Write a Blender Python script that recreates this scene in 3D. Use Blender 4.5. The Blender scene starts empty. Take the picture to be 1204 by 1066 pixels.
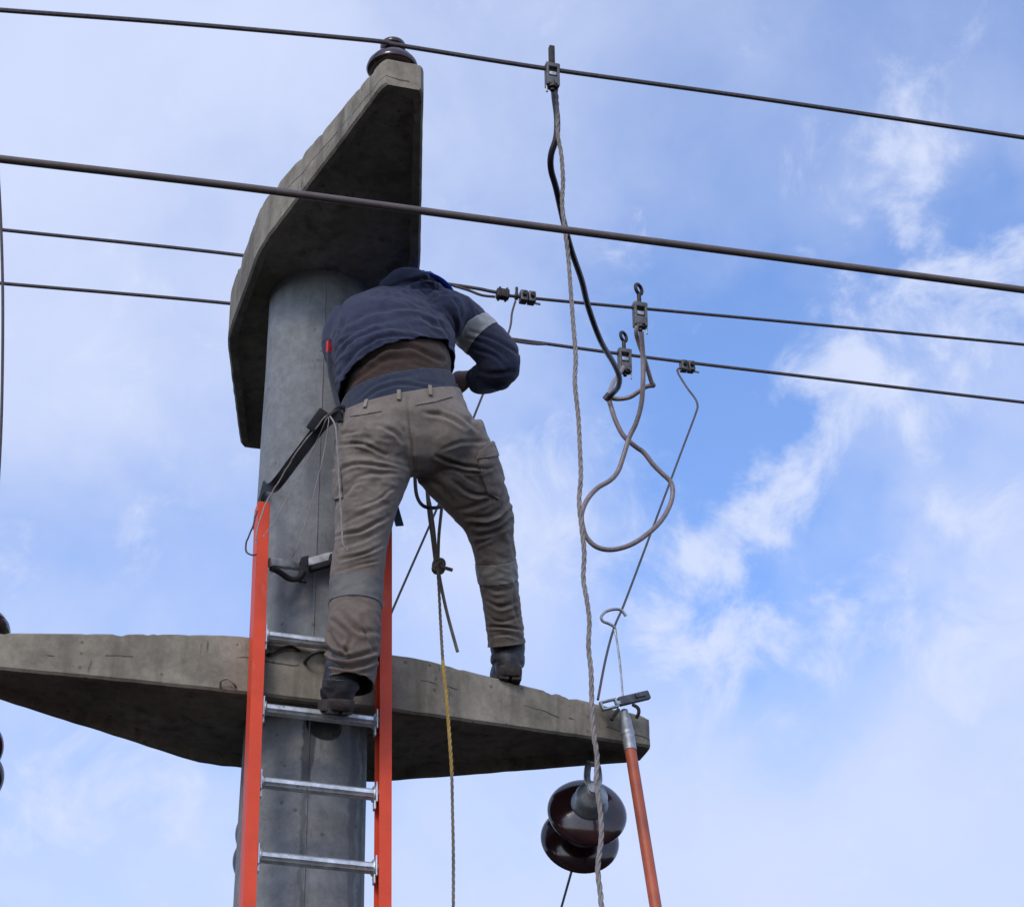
import bpy, bmesh, math, random
import numpy as np
from mathutils import Vector, Matrix, noise
random.seed(7); np.random.seed(7)
SC = bpy.context.scene
COL = SC.collection
R = math.radians

# ------------------------------------------------------------------ camera
W, H = 1204, 1066
F_PX, PITCH, YAW, ROLL = 2882.7, R(31.151), R(0.997), R(-0.59)
CAM = Vector((0.4995, -6.5785, 1.6))
FW = Vector((math.sin(YAW)*math.cos(PITCH), math.cos(YAW)*math.cos(PITCH), math.sin(PITCH)))
_r = Vector((math.cos(YAW), -math.sin(YAW), 0)); _u = _r.cross(FW)
RT = _r*math.cos(ROLL) + _u*math.sin(ROLL)
UP = _u*math.cos(ROLL) - _r*math.sin(ROLL)
cd = bpy.data.cameras.new('camera'); cam = bpy.data.objects.new('camera', cd); COL.objects.link(cam)
m = Matrix((RT, UP, -FW)).transposed().to_4x4(); m.translation = CAM
cam.matrix_world = m
cd.sensor_fit = 'HORIZONTAL'; cd.sensor_width = 36; cd.lens = F_PX*36/W
cd.clip_start = 0.05; cd.clip_end = 5000
SC.camera = cam

# ------------------------------------------------------------------ world: blue sky with a broken cloud layer
SUN_EL, SUN_AZ = R(36), R(-160)          # azimuth from +Y towards +X
wd = bpy.data.worlds.new('World'); SC.world = wd; wd.use_nodes = True
nt = wd.node_tree; nt.nodes.clear()
def N(tree, typ, **kw):
    n = tree.nodes.new(typ)
    for k, v in kw.items():
        if k.startswith('_'): setattr(n, k[1:], v)
        else:
            key = int(k[1:]) if k[0] == 'i' and k[1:].isdigit() else k
            n.inputs[key].default_value = v
    return n
def L(tree, a, b): tree.links.new(a, b)
def mth(tree, op, a, b=None, c=None, clamp=False):
    n = tree.nodes.new('ShaderNodeMath'); n.operation = op; n.use_clamp = clamp
    for i, v in enumerate((a, b, c)):
        if v is None: continue
        if isinstance(v, (int, float)): n.inputs[i].default_value = v
        else: L(tree, v, n.inputs[i])
    return n.outputs[0]
def vm(tree, op, a, b=None):
    n = tree.nodes.new('ShaderNodeVectorMath'); n.operation = op
    for i, v in enumerate((a, b)):
        if v is None: continue
        if isinstance(v, (tuple, list)): n.inputs[i].default_value = v
        else: L(tree, v, n.inputs[i])
    return n
sky = N(nt, 'ShaderNodeTexSky', _sky_type='NISHITA', _sun_disc=False, _sun_elevation=SUN_EL, _sun_rotation=SUN_AZ,
        _altitude=200, _air_density=1.0, _dust_density=1.5, _ozone_density=1.5)
tc = N(nt, 'ShaderNodeTexCoord')
sx = N(nt, 'ShaderNodeSeparateXYZ'); L(nt, tc.outputs['Generated'], sx.inputs[0])
az_ = mth(nt, 'ARCTAN2', sx.outputs[0], sx.outputs[1]); el_ = mth(nt, 'ARCSINE', sx.outputs[2])
cv = N(nt, 'ShaderNodeCombineXYZ'); L(nt, mth(nt, 'MULTIPLY', az_, .857), cv.inputs[0]); L(nt, el_, cv.inputs[1])   # azimuth and elevation
D_ = tc.outputs['Generated']
warp = N(nt, 'ShaderNodeTexNoise', Scale=14.0, Detail=5.0, Roughness=0.6); L(nt, D_, warp.inputs['Vector'])
wv = vm(nt, 'SUBTRACT', warp.outputs['Color'], (.5, .5, .5)); wv2 = vm(nt, 'MULTIPLY', wv.outputs[0], (.09, .09, 0))
cvw = vm(nt, 'ADD', cv.outputs[0], wv2.outputs[0]).outputs[0]
big = N(nt, 'ShaderNodeTexNoise', Scale=4.0, Detail=2.0, Roughness=0.5); L(nt, D_, big.inputs['Vector'])
fine = N(nt, 'ShaderNodeTexNoise', Scale=13.0, Detail=8.0, Roughness=0.56, Distortion=0.25); L(nt, D_, fine.inputs['Vector'])
def sky_xy(px, py):
    d = (FW*F_PX + RT*(px-W/2) - UP*(py-H/2)).normalized()
    return math.atan2(d.x, d.y)*.857, math.asin(d.z)
def blobs(base, lst, src):
    """add soft banks (+) and openings (-): centre, radii in degrees, tilt, amount"""
    for px, py, rx, ry, rot, amt in lst:
        X, Y = sky_xy(px, py)
        mp = N(nt, 'ShaderNodeMapping', _vector_type='TEXTURE'); mp.inputs['Location'].default_value = (X, Y, 0)
        mp.inputs['Rotation'].default_value = (0, 0, rot); mp.inputs['Scale'].default_value = (R(rx), R(ry), 1)
        L(nt, src, mp.inputs['Vector'])
        ln = vm(nt, 'LENGTH', mp.outputs[0]).outputs['Value']
        g = mth(nt, 'POWER', 2.718, mth(nt, 'MULTIPLY', mth(nt, 'MULTIPLY', ln, ln), -0.7))
        base = mth(nt, 'MULTIPLY_ADD', g, amt, base)
    return base
# thin high haze
haze_ = mth(nt, 'MULTIPLY_ADD', big.outputs['Fac'], 0.4, 0.30)
haze_ = mth(nt, 'ADD', haze_, mth(nt, 'MULTIPLY', mth(nt, 'SUBTRACT', fine.outputs['Fac'], .5), 0.70))
haze_ = blobs(haze_, [(40, 60, 7, 6, 0, .42), (420, 130, 4, 3, 0, .12), (1140, 960, 6.5, 3.6, .3, .34), (560, 1020, 6, 2.5, 0, .20), (90, 1020, 3.5, 1.6, .3, .06), (620, 660, 2.4, 2.4, 0, .20), (60, 430, 4, 3, 0, .10),
    (1190, 640, 2.0, 1.6, 0, .16), (830, 570, 2.0, 2.6, -.3, -.62), (1190, 290, 2.2, 1.6, 0, -.40), (930, 400, 3.6, 1.5, .2, -.36), (760, 400, 2.6, 2.0, 0, -.22), (870, 700, .9, 1.8, -.2, -.34), (1080, 60, 4.5, 2.6, 0, -.16), (830, 200, 3, 3, 0, -.10), (1050, 640, 1.0, 1.4, -.4, -.16), (250, 860, 3, 1.6, .2, -.18), (250, 640, 3, 2, .0, -.10), (330, 250, 2.4, 1.6, .3, -.14), (1010, 700, 1.6, 1.2, .5, -.24), (130, 640, 2.4, 1.2, -.2, -.12), (480, 950, 1.6, 1.2, 0, -.12), (930, 850, 1.8, .8, .4, -.14)], cvw)
mr = N(nt, 'ShaderNodeMapRange', _interpolation_type='SMOOTHSTEP'); L(nt, haze_, mr.inputs['Value'])
mr.inputs['From Min'].default_value = -0.1; mr.inputs['From Max'].default_value = 1.05
mr.inputs['To Min'].default_value = 0.0; mr.inputs['To Max'].default_value = 0.97
# crisper broken puffs
pn_ = N(nt, 'ShaderNodeTexNoise', Scale=24.0, Detail=11.0, Roughness=0.63, Distortion=0.4); L(nt, D_, pn_.inputs['Vector'])
puff = mth(nt, 'MULTIPLY_ADD', big.outputs['Fac'], 0.25, -0.17)
puff = blobs(puff, [(960, 540, 2.6, 1.1, .8, .30), (1060, 400, 2.0, 1.3, .5, .24), (1150, 330, 2.0, .9, .3, .20), (1010, 220, 1.5, 1.0, .9, .20), (1090, 220, .7, 1.5, -.6, .20), (830, 680, 1.0, 2.0, -.6, .26), (800, 760, 1.2, 1.2, 0, .18), (1080, 640, 1.6, 1.0, .6, .16), (900, 450, 1.4, .8, .4, .12),
    (1150, 800, 4, 3, 0, .12), (640, 600, 1.8, 2.2, 0, .10), (110, 990, 2.2, 1.0, .4, .18), (830, 570, 1.0, 1.4, 0, -.12), (1000, 300, 1.6, .4, .2, -.10)], cvw)
puff = mth(nt, 'ADD', puff, mth(nt, 'MULTIPLY_ADD', pn_.outputs['Fac'], 1.5, -.25))
mp2 = N(nt, 'ShaderNodeMapRange', _interpolation_type='SMOOTHSTEP'); L(nt, puff, mp2.inputs['Value'])
mp2.inputs['From Min'].default_value = 0.52; mp2.inputs['From Max'].default_value = 0.95
mp2.inputs['To Min'].default_value = 0.0; mp2.inputs['To Max'].default_value = 0.9
bg1 = N(nt, 'ShaderNodeBackground', Strength=0.15); 
tint = N(nt, 'ShaderNodeMix', _data_type='RGBA', _blend_type='MULTIPLY'); tint.inputs[0].default_value = 1.0
tint.inputs[7].default_value = (1.36, 1.52, 1.90, 1)      # the phone's cool white balance
L(nt, sky.outputs[0], tint.inputs[6]); L(nt, tint.outputs[2], bg1.inputs[0])
bg2 = N(nt, 'ShaderNodeBackground', Strength=1.0); bg2.inputs[0].default_value = (.665, .748, 1.0, 1)
bg3 = N(nt, 'ShaderNodeBackground', Strength=1.0); bg3.inputs[0].default_value = (.70, .775, 1.0, 1)
mx0 = N(nt, 'ShaderNodeMixShader'); L(nt, mr.outputs[0], mx0.inputs[0]); L(nt, bg1.outputs[0], mx0.inputs[1]); L(nt, bg2.outputs[0], mx0.inputs[2])
mx = N(nt, 'ShaderNodeMixShader'); L(nt, mp2.outputs[0], mx.inputs[0]); L(nt, mx0.outputs[0], mx.inputs[1]); L(nt, bg3.outputs[0], mx.inputs[2])
wo = N(nt, 'ShaderNodeOutputWorld'); L(nt, mx.outputs[0], wo.inputs[0])

# ------------------------------------------------------------------ sun behind thin cloud
sl = bpy.data.lights.new('sun', 'SUN'); sl.energy = 1.3; sl.angle = R(18); sl.color = (1, .93, .82)
so = bpy.data.objects.new('sun', sl); COL.objects.link(so)
sd = Vector((math.cos(SUN_EL)*math.sin(SUN_AZ), math.cos(SUN_EL)*math.cos(SUN_AZ), math.sin(SUN_EL)))
so.rotation_euler = sd.to_track_quat('Z', 'Y').to_euler(); so.location = (-6, -4, 14)
SC.view_settings.view_transform = 'Standard'; SC.view_settings.look = 'None'
SC.view_settings.exposure = 0.0; SC.view_settings.gamma = 1.0; SC.view_settings.use_curve_mapping = False

# ------------------------------------------------------------------ frame of the structure
PHI = R(16.03)
AX = Vector((math.cos(PHI), math.sin(PHI), 0))     # along the lower crossarm (to the right, going away)
BX = Vector((-math.sin(PHI), math.cos(PHI), 0))    # along the upper crossarm (away from the viewer)
ZX = Vector((0, 0, 1))
ZL, ZU = 4.7806, 6.3118
def loc3(u, b, z): return AX*u + BX*b + ZX*z
def ray(px, py): return (FW*F_PX + RT*(px-W/2) - UP*(py-H/2)).normalized()
def at_plane(px, py, P, n):
    d = ray(px, py); return CAM + d*((P-CAM).dot(n)/d.dot(n))
def at_b(px, py, b): return at_plane(px, py, BX*b, BX)
def at_y(px, py, y): return at_plane(px, py, Vector((0, y, 0)), Vector((0, 1, 0)))
def at_z(px, py, z): return at_plane(px, py, Vector((0, 0, z)), ZX)
def proj(P):
    q = P-CAM; z = q.dot(FW); return (W/2+F_PX*q.dot(RT)/z, H/2-F_PX*q.dot(UP)/z)

# ------------------------------------------------------------------ mesh helpers
def mesh_obj(name, bm, mat, parent=None, sharp=40, smooth=True):
    me = bpy.data.meshes.new(name)
    bmesh.ops.recalc_face_normals(bm, faces=bm.faces[:])
    bm.to_mesh(me); bm.free()
    return me_obj(name, me, mat, parent, sharp, smooth)
def me_obj(name, me, mat, parent=None, sharp=40, smooth=True):
    if smooth:
        me.polygons.foreach_set('use_smooth', [True]*len(me.polygons))
        if sharp: me.set_sharp_from_angle(angle=R(sharp))
    if mat: me.materials.append(mat)
    o = bpy.data.objects.new(name, me); COL.objects.link(o)
    if parent:
        o.parent = parent; o.matrix_parent_inverse = parent.matrix_basis.inverted()
    return o
def empty(name, loc=(0, 0, 0)):
    o = bpy.data.objects.new(name, None); o.empty_display_size = .1; o.location = loc; COL.objects.link(o); return o
def tag(o, label, cat, group=None, kind=None):
    o['label'] = label; o['category'] = cat
    if group: o['group'] = group
    if kind: o['kind'] = kind
    return o
def copy_tree(o, offset, parent=None):
    c = o.copy(); COL.objects.link(c)
    if parent: c.parent = parent
    else: c.location = Vector(o.location) + Vector(offset)
    for ch in list(o.children): copy_tree(ch, offset, c)
    return c
def catmull(pts, n=6):
    pts = [Vector(p) for p in pts]
    if len(pts) < 3: return pts
    P = [pts[0]*2-pts[1]] + pts + [pts[-1]*2-pts[-2]]
    out = []
    for i in range(1, len(P)-2):
        p0, p1, p2, p3 = P[i-1:i+3]
        for k in range(n):
            t = k/n
            out.append(.5*((2*p1)+(p2-p0)*t+(2*p0-5*p1+4*p2-p3)*t*t+(3*p1-p0-3*p2+p3)*t**3))
    out.append(pts[-1]); return out
def frames(pts):
    T = []
    for i in range(len(pts)):
        a = pts[max(i-1, 0)]; b = pts[min(i+1, len(pts)-1)]; t = (b-a)
        T.append(t.normalized() if t.length > 1e-9 else Vector((0, 0, 1)))
    n = T[0].orthogonal().normalized(); out = []
    for t in T:
        n = (n - t*n.dot(t)); n = n.normalized() if n.length > 1e-6 else t.orthogonal().normalized()
        out.append((t, n, t.cross(n)))
    return out
def tube(bm, pts, r, n=8, flat=None, caps=True):
    pts = [Vector(p) for p in pts]; fr = frames(pts); rings = []
    for i, (p, (t, a, b)) in enumerate(zip(pts, fr)):
        rr = r[i] if isinstance(r, (list, tuple)) else r
        rings.append([bm.verts.new(p + a*math.cos(2*math.pi*k/n)*rr + b*math.sin(2*math.pi*k/n)*rr) for k in range(n)])
    for r0, r1 in zip(rings, rings[1:]):
        for k in range(n): bm.faces.new((r0[k], r0[(k+1) % n], r1[(k+1) % n], r1[k]))
    if caps: bm.faces.new(rings[0][::-1]); bm.faces.new(rings[-1])
    return rings
def strand(bm, pts, r, n=3, pitch=.05, seg=8):
    """twisted rope or stranded cable: n strands wound round the path"""
    pts = [Vector(p) for p in pts]; fr = frames(pts); d = 0
    ang = [0]
    for p, q in zip(pts, pts[1:]): d += (q-p).length; ang.append(d/pitch*2*math.pi)
    for s in range(n):
        P = []
        for p, (t, a, b), g in zip(pts, fr, ang):
            q = g + s*2*math.pi/n; P.append(p + (a*math.cos(q)+b*math.sin(q))*r*.5)
        tube(bm, P, r*.56, seg)
def box(bm, c, ax, ay, az, sx, sy, sz, bev=0.0, taper=1.0):
    """box centred at c with unit axes and full sizes"""
    c = Vector(c); vs = []
    for k in (-1, 1):
        f = taper if k == 1 else 1
        for i, j in ((-1, -1), (1, -1), (1, 1), (-1, 1)):
            vs.append(bm.verts.new(c + ax*(i*sx/2*f) + ay*(j*sy/2*f) + az*(k*sz/2)))
    F = [(3, 2, 1, 0), (4, 5, 6, 7), (0, 1, 5, 4), (1, 2, 6, 5), (2, 3, 7, 6), (3, 0, 4, 7)]
    fs = [bm.faces.new([vs[i] for i in f]) for f in F]
    if bev:
        es = list({e for f in fs for e in f.edges})
        bmesh.ops.bevel(bm, geom=es, offset=bev, segments=2, affect='EDGES', profile=.6)
def lathe(bm, org, axis, prof, n=40):
    """prof: (radius, distance along axis)"""
    axis = Vector(axis).normalized(); a = axis.orthogonal().normalized(); b = axis.cross(a); org = Vector(org); rings = []
    for r, z in prof:
        c = org + axis*z
        if r < 1e-6: rings.append([bm.verts.new(c)])
        else: rings.append([bm.verts.new(c + (a*math.cos(2*math.pi*k/n)+b*math.sin(2*math.pi*k/n))*r) for k in range(n)])
    for r0, r1 in zip(rings, rings[1:]):
        for k in range(n):
            k2 = (k+1) % n
            if len(r0) == 1 and len(r1) == 1: continue
            if len(r0) == 1: bm.faces.new((r0[0], r1[k2], r1[k]))
            elif len(r1) == 1: bm.faces.new((r0[k], r0[k2], r1[0]))
            else: bm.faces.new((r0[k], r0[k2], r1[k2], r1[k]))
    return rings
def torus(bm, c, axis, Rr, r, n=28, m=8, a0=0, a1=2*math.pi, start=None):
    axis = Vector(axis).normalized(); a = Vector(start).normalized() if start is not None else axis.orthogonal().normalized(); b = axis.cross(a); c = Vector(c)
    full = abs(a1-a0-2*math.pi) < 1e-6
    k = n if full else n+1
    P = [c + (a*math.cos(a0+(a1-a0)*i/n)+b*math.sin(a0+(a1-a0)*i/n))*Rr for i in range(k)]
    if full: P.append(P[0].copy())
    tube(bm, P, r, m, caps=not full)
def bmn(): return bmesh.new()

# ------------------------------------------------------------------ materials
def mat(name, col, rough=.6, metal=0, var=.0, vscale=20, bump=0, bscale=60, spec=.5, col2=None, detail=5, coat=0, sheen=0, obj_space=True):
    m = bpy.data.materials.new(name); m.use_nodes = True; t = m.node_tree
    b = t.nodes['Principled BSDF']; b.inputs['Roughness'].default_value = rough; b.inputs['Metallic'].default_value = metal
    b.inputs['Specular IOR Level'].default_value = spec
    if coat: b.inputs['Coat Weight'].default_value = coat; b.inputs['Coat Roughness'].default_value = .08
    if sheen: b.inputs['Sheen Weight'].default_value = sheen; b.inputs['Sheen Roughness'].default_value = .5
    c = (*col, 1); b.inputs['Base Color'].default_value = c
    g = N(t, 'ShaderNodeTexCoord')
    if var or col2:
        n1 = N(t, 'ShaderNodeTexNoise', Scale=vscale, Detail=float(detail), Roughness=.6); L(t, g.outputs['Object'], n1.inputs['Vector'])
        rp = N(t, 'ShaderNodeValToRGB'); L(t, n1.outputs['Fac'], rp.inputs[0])
        c2 = col2 if col2 else tuple(x*(1+var) for x in col); c1 = col if col2 else tuple(x*(1-var) for x in col)
        rp.color_ramp.elements[0].position = .32; rp.color_ramp.elements[1].position = .68
        rp.color_ramp.elements[0].color = (*c1, 1); rp.color_ramp.elements[1].color = (*c2, 1)
        L(t, rp.outputs[0], b.inputs['Base Color'])
    if bump:
        n2 = N(t, 'ShaderNodeTexNoise', Scale=bscale, Detail=4.0); L(t, g.outputs['Object'], n2.inputs['Vector'])
        bp = N(t, 'ShaderNodeBump', Strength=bump, Distance=.004); L(t, n2.outputs['Fac'], bp.inputs['Height']); L(t, bp.outputs[0], b.inputs['Normal'])
    return m
def concrete(name, base, dark, light, streak=1.0, form=True, stain=None):
    m = bpy.data.materials.new(name); m.use_nodes = True; t = m.node_tree; b = t.nodes['Principled BSDF']
    b.inputs['Roughness'].default_value = .9; b.inputs['Specular IOR Level'].default_value = .25
    g = N(t, 'ShaderNodeTexCoord'); O = g.outputs['Object']
    a = N(t, 'ShaderNodeTexNoise', Scale=2.6, Detail=7.0, Roughness=.58); L(t, O, a.inputs['Vector'])
    rp = N(t, 'ShaderNodeValToRGB'); L(t, a.outputs['Fac'], rp.inputs[0])
    e = rp.color_ramp.elements; e[0].position = .3; e[0].color = (*dark, 1); e[1].position = .72; e[1].color = (*light, 1)
    mid = rp.color_ramp.elements.new(.5); mid.color = (*base, 1)
    col = rp.outputs[0]
    def mul(col, fac, c):
        mx = N(t, 'ShaderNodeMix', _data_type='RGBA', _blend_type='MIX'); L(t, fac, mx.inputs[0]); L(t, col, mx.inputs[6]); mx.inputs[7].default_value = (*c, 1); return mx.outputs[2]
    # fine grain
    f = N(t, 'ShaderNodeTexNoise', Scale=26.0, Detail=8.0, Roughness=.74); L(t, O, f.inputs['Vector'])
    fr = N(t, 'ShaderNodeMapRange', i1=.35, i2=.68, i3=.76, i4=1.18); L(t, f.outputs['Fac'], fr.inputs[0])
    mg = N(t, 'ShaderNodeMix', _data_type='RGBA', _blend_type='MULTIPLY'); mg.inputs[0].default_value = 1.0
    L(t, col, mg.inputs[6]); L(t, fr.outputs[0], mg.inputs[7]); col = mg.outputs[2]
    # rain streaks: noise stretched vertically
    mp = N(t, 'ShaderNodeMapping'); mp.inputs['Scale'].default_value = (13, 13, 1.1); L(t, O, mp.inputs['Vector'])
    s = N(t, 'ShaderNodeTexNoise', Scale=1.0, Detail=4.0, Roughness=.6); L(t, mp.outputs[0], s.inputs['Vector'])
    sr = N(t, 'ShaderNodeMapRange', i1=.52, i2=.70, i3=0.0, i4=.62*streak); L(t, s.outputs['Fac'], sr.inputs[0])
    col = mul(col, sr.outputs[0], tuple(x*.45 for x in base))
    # pits
    v = N(t, 'ShaderNodeTexVoronoi', Scale=26.0); L(t, O, v.inputs['Vector'])
    pn = N(t, 'ShaderNodeTexNoise', Scale=5.0, Detail=2.0); L(t, O, pn.inputs['Vector'])
    pt = mth(t, 'MULTIPLY', mth(t, 'LESS_THAN', v.outputs['Distance'], .16), mth(t, 'GREATER_THAN', pn.outputs['Fac'], .52))
    col = mul(col, mth(t, 'MULTIPLY', pt, .55), tuple(x*.3 for x in base))
    if form:   # broken horizontal hairline cracks
        sp = N(t, 'ShaderNodeSeparateXYZ'); L(t, O, sp.inputs[0])
        w1 = N(t, 'ShaderNodeTexNoise', Scale=9.0, Detail=3.0); L(t, O, w1.inputs['Vector'])
        zz = mth(t, 'MULTIPLY_ADD', w1.outputs['Fac'], .034, sp.outputs[2])
        ln = mth(t, 'LESS_THAN', mth(t, 'ABSOLUTE', mth(t, 'ADD', zz, .055)), mth(t, 'MULTIPLY', w1.outputs['Fac'], .0045))
        w2 = N(t, 'ShaderNodeTexNoise', Scale=6.0, Detail=3.0, Roughness=.7); L(t, O, w2.inputs['Vector'])
        col = mul(col, mth(t, 'MULTIPLY', mth(t, 'MULTIPLY', ln, mth(t, 'GREATER_THAN', w2.outputs['Fac'], .5)), .8), tuple(x*.2 for x in base))
    # damp blotches and short vertical drips
    bl = N(t, 'ShaderNodeTexNoise', Scale=7.0, Detail=6.0, Roughness=.7); L(t, O, bl.inputs['Vector'])
    br = N(t, 'ShaderNodeMapRange', i1=.56, i2=.70, i3=0.0, i4=.42*streak); L(t, bl.outputs['Fac'], br.inputs[0]); col = mul(col, br.outputs[0], tuple(x*.5 for x in base))
    mp3 = N(t, 'ShaderNodeMapping'); mp3.inputs['Scale'].default_value = (34, 34, 7); L(t, O, mp3.inputs['Vector'])
    dr = N(t, 'ShaderNodeTexNoise', Scale=1.0, Detail=3.0, Roughness=.6); L(t, mp3.outputs[0], dr.inputs['Vector'])
    drr = N(t, 'ShaderNodeMapRange', i1=.67, i2=.74, i3=0.0, i4=.6*streak); L(t, dr.outputs['Fac'], drr.inputs[0]); col = mul(col, drr.outputs[0], tuple(x*.28 for x in base))
    if stain:
        for (u, z0, z1, wdt, c, amt) in stain:
            sp = N(t, 'ShaderNodeSeparateXYZ'); L(t, O, sp.inputs[0])
            n3 = N(t, 'ShaderNodeTexNoise', Scale=14.0, Detail=4.0); L(t, O, n3.inputs['Vector'])
            du = mth(t, 'ABSOLUTE', mth(t, 'ADD', sp.outputs[0], mth(t, 'MULTIPLY_ADD', n3.outputs['Fac'], .05, -u-.025)))
            mu = N(t, 'ShaderNodeMapRange', _interpolation_type='SMOOTHSTEP', i1=wdt*.6, i2=wdt, i3=1.0, i4=0.0); L(t, du, mu.inputs[0])
            mz = N(t, 'ShaderNodeMapRange', i1=z0, i2=z0+(z1-z0)*.35, i3=0.0, i4=1.0); L(t, sp.outputs[2], mz.inputs[0])
            mz2 = N(t, 'ShaderNodeMapRange', i1=z1-.02, i2=z1, i3=1.0, i4=0.0); L(t, sp.outputs[2], mz2.inputs[0])
            fn = mth(t, 'LESS_THAN', sp.outputs[1], 0.0)
            k = mth(t, 'MULTIPLY', mth(t, 'MULTIPLY', mu.outputs[0], mth(t, 'MULTIPLY', mz.outputs[0], mz2.outputs[0])), mth(t, 'MULTIPLY', fn, amt))
            col = mul(col, k, c)
    L(t, col, b.inputs['Base Color'])
    bp = N(t, 'ShaderNodeBump', Strength=.55, Distance=.006)
    hh = mth(t, 'SUBTRACT', mth(t, 'MULTIPLY_ADD', f.outputs['Fac'], .5, a.outputs['Fac']), pt)
    L(t, hh, bp.inputs['Height']); L(t, bp.outputs[0], b.inputs['Normal'])
    return m
M = {}
M['arm'] = concrete('weathered_concrete', (.27, .235, .18), (.15, .13, .10), (.38, .335, .265), streak=1.3)
M['pole'] = concrete('pole_concrete', (.225, .232, .235), (.175, .18, .182), (.265, .275, .278), streak=.6, form=False,
                     stain=[(-.028, 4.30, 4.60, .020, (.06, .065, .075), .85), (-.032, 3.0, 4.45, .007, (.09, .095, .10), .55), (.115, 3.0, 4.62, .016, (.11, .11, .115), .55), (.15, 3.0, 4.62, .01, (.10, .10, .105), .5), (-.03, 5.3, 5.62, .05, (.09, .095, .10), .45), (.05, 5.0, 6.0, .03, (.12,.125,.13), .5)])
M['orange'] = mat('orange_fibreglass', (.72, .072, .026), .5, spec=.3, var=.10, vscale=9, bump=.08, bscale=150)
def scuff(m, c, sc=(60, 60, 5), lo=.60, hi=.72, amt=.5):
    t = m.node_tree; b = t.nodes['Principled BSDF']; g = N(t, 'ShaderNodeTexCoord')
    mp = N(t, 'ShaderNodeMapping'); mp.inputs['Scale'].default_value = sc; L(t, g.outputs['Object'], mp.inputs['Vector'])
    n = N(t, 'ShaderNodeTexNoise', Scale=1.0, Detail=6.0, Roughness=.7); L(t, mp.outputs[0], n.inputs['Vector'])
    r = N(t, 'ShaderNodeMapRange', i1=lo, i2=hi, i3=0.0, i4=amt); L(t, n.outputs['Fac'], r.inputs[0])
    src = b.inputs['Base Color'].links[0].from_socket
    mx = N(t, 'ShaderNodeMix', _data_type='RGBA'); L(t, r.outputs[0], mx.inputs[0]); L(t, src, mx.inputs[6]); mx.inputs[7].default_value = (*c, 1); L(t, mx.outputs[2], b.inputs['Base Color'])
scuff(M['orange'], (.30, .075, .05)); scuff(M['orange'], (.75, .22, .14), (25, 25, 9), .58, .72, .35)
M['alu'] = mat('worn_aluminium', (.60, .61, .61), .45, metal=.75, var=.32, vscale=28, bump=.1, bscale=90)
scuff(M['alu'], (.06, .055, .05), (45, 45, 45), .60, .68, .85)
M['galv'] = mat('galvanised_steel', (.36, .37, .38), .5, metal=.8, var=.3, vscale=45, bump=.15, bscale=120)
M['dsteel'] = mat('dark_rusted_steel', (.05, .043, .04), .6, metal=.6, var=.4, vscale=50, bump=.2)
M['darkalloy'] = mat('dark_cast_alloy', (.10, .10, .105), .45, metal=.7, var=.5, vscale=40, bump=.2)
M['bronze'] = mat('dull_clamp_alloy', (.135, .125, .118), .5, metal=.6, var=.3, vscale=60, bump=.15)
M['porcelain'] = mat('brown_glazed_porcelain', (.034, .012, .013), .17, var=.45, vscale=9, spec=.55, coat=.35)
M['cement'] = mat('insulator_cement', (.25, .24, .22), .9, var=.2)
M['wire'] = mat('weathered_conductor', (.10, .085, .085), .55, metal=.4, var=.25, vscale=80)
M['cable'] = mat('brown_black_cable_sheath', (.115, .088, .078), .5, var=.15, vscale=30)
M['blackcable'] = mat('black_cable_sheath', (.028, .02, .028), .45, var=.2)
M['greycable'] = mat('clear_sheathed_grey_cable', (.24, .19, .185), .4, var=.2, vscale=60)
M['rope'] = mat('dirty_white_rope', (.23, .20, .185), .9, var=.25, vscale=40, bump=.3, bscale=200)
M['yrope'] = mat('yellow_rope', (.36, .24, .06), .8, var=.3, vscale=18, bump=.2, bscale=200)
M['backlitrope'] = mat('yellow_rope_backlit_grey', (.17, .14, .105), .85, var=.3, vscale=25, bump=.2, bscale=200)  # backlit grey of the yellow rope, put into its colour
M['gripbar'] = mat('scratched_white_grip_bar', (.42, .42, .42), .55, metal=.15, var=.35, vscale=40)
M['rubber'] = mat('black_webbing', (.012, .012, .015), .8, var=.3, vscale=60, bump=.2, bscale=300)
M['hotstick'] = mat('orange_brown_fibreglass_tube', (.40, .085, .036), .5, var=.3, vscale=7, bump=.1)
M['cord'] = mat('pale_cord', (.27, .24, .225), .9, var=.2, vscale=90)
# ------------------------------------------------------------------ ground
bm = bmn()
bmesh.ops.create_grid(bm, x_segments=40, y_segments=40, size=1500)
g_ = mat('dark_soil_and_grass', (.008, .009, .006), .95, col2=(.016, .014, .011), vscale=.6, bump=.5, bscale=8)
ground = mesh_obj('ground', bm, g_, smooth=False); ground['kind'] = 'structure'

# ------------------------------------------------------------------ concrete pole
def pole_r(z): return .1775-.0075*(z-5)
rootp = empty('concrete_pole'); rootp.rotation_euler = (0, 0, PHI)
bm = bmn(); zs = [i*.1 for i in range(0, 63)] + [6.27]
rings = []
for z in zs:
    ring = []
    for k in range(72):
        a = 2*math.pi*k/72; p = Vector((math.cos(a), math.sin(a), 0))
        rr = pole_r(z) + .0022*noise.noise(Vector((p.x*3, p.y*3, z*2.5))) + .0008*noise.noise(Vector((p.x*12, p.y*12, z*14)))
        ring.append(bm.verts.new((p.x*rr, p.y*rr, z)))
    rings.append(ring)
for r0, r1 in zip(rings, rings[1:]):
    for k in range(72): bm.faces.new((r0[k], r0[(k+1) % 72], r1[(k+1) % 72], r1[k]))
bm.faces.new(rings[0][::-1]); bm.faces.new(rings[-1])
shaft = mesh_obj('shaft', bm, M['pole'], rootp, sharp=50); shaft.matrix_parent_inverse = Matrix.Identity(4)
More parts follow.
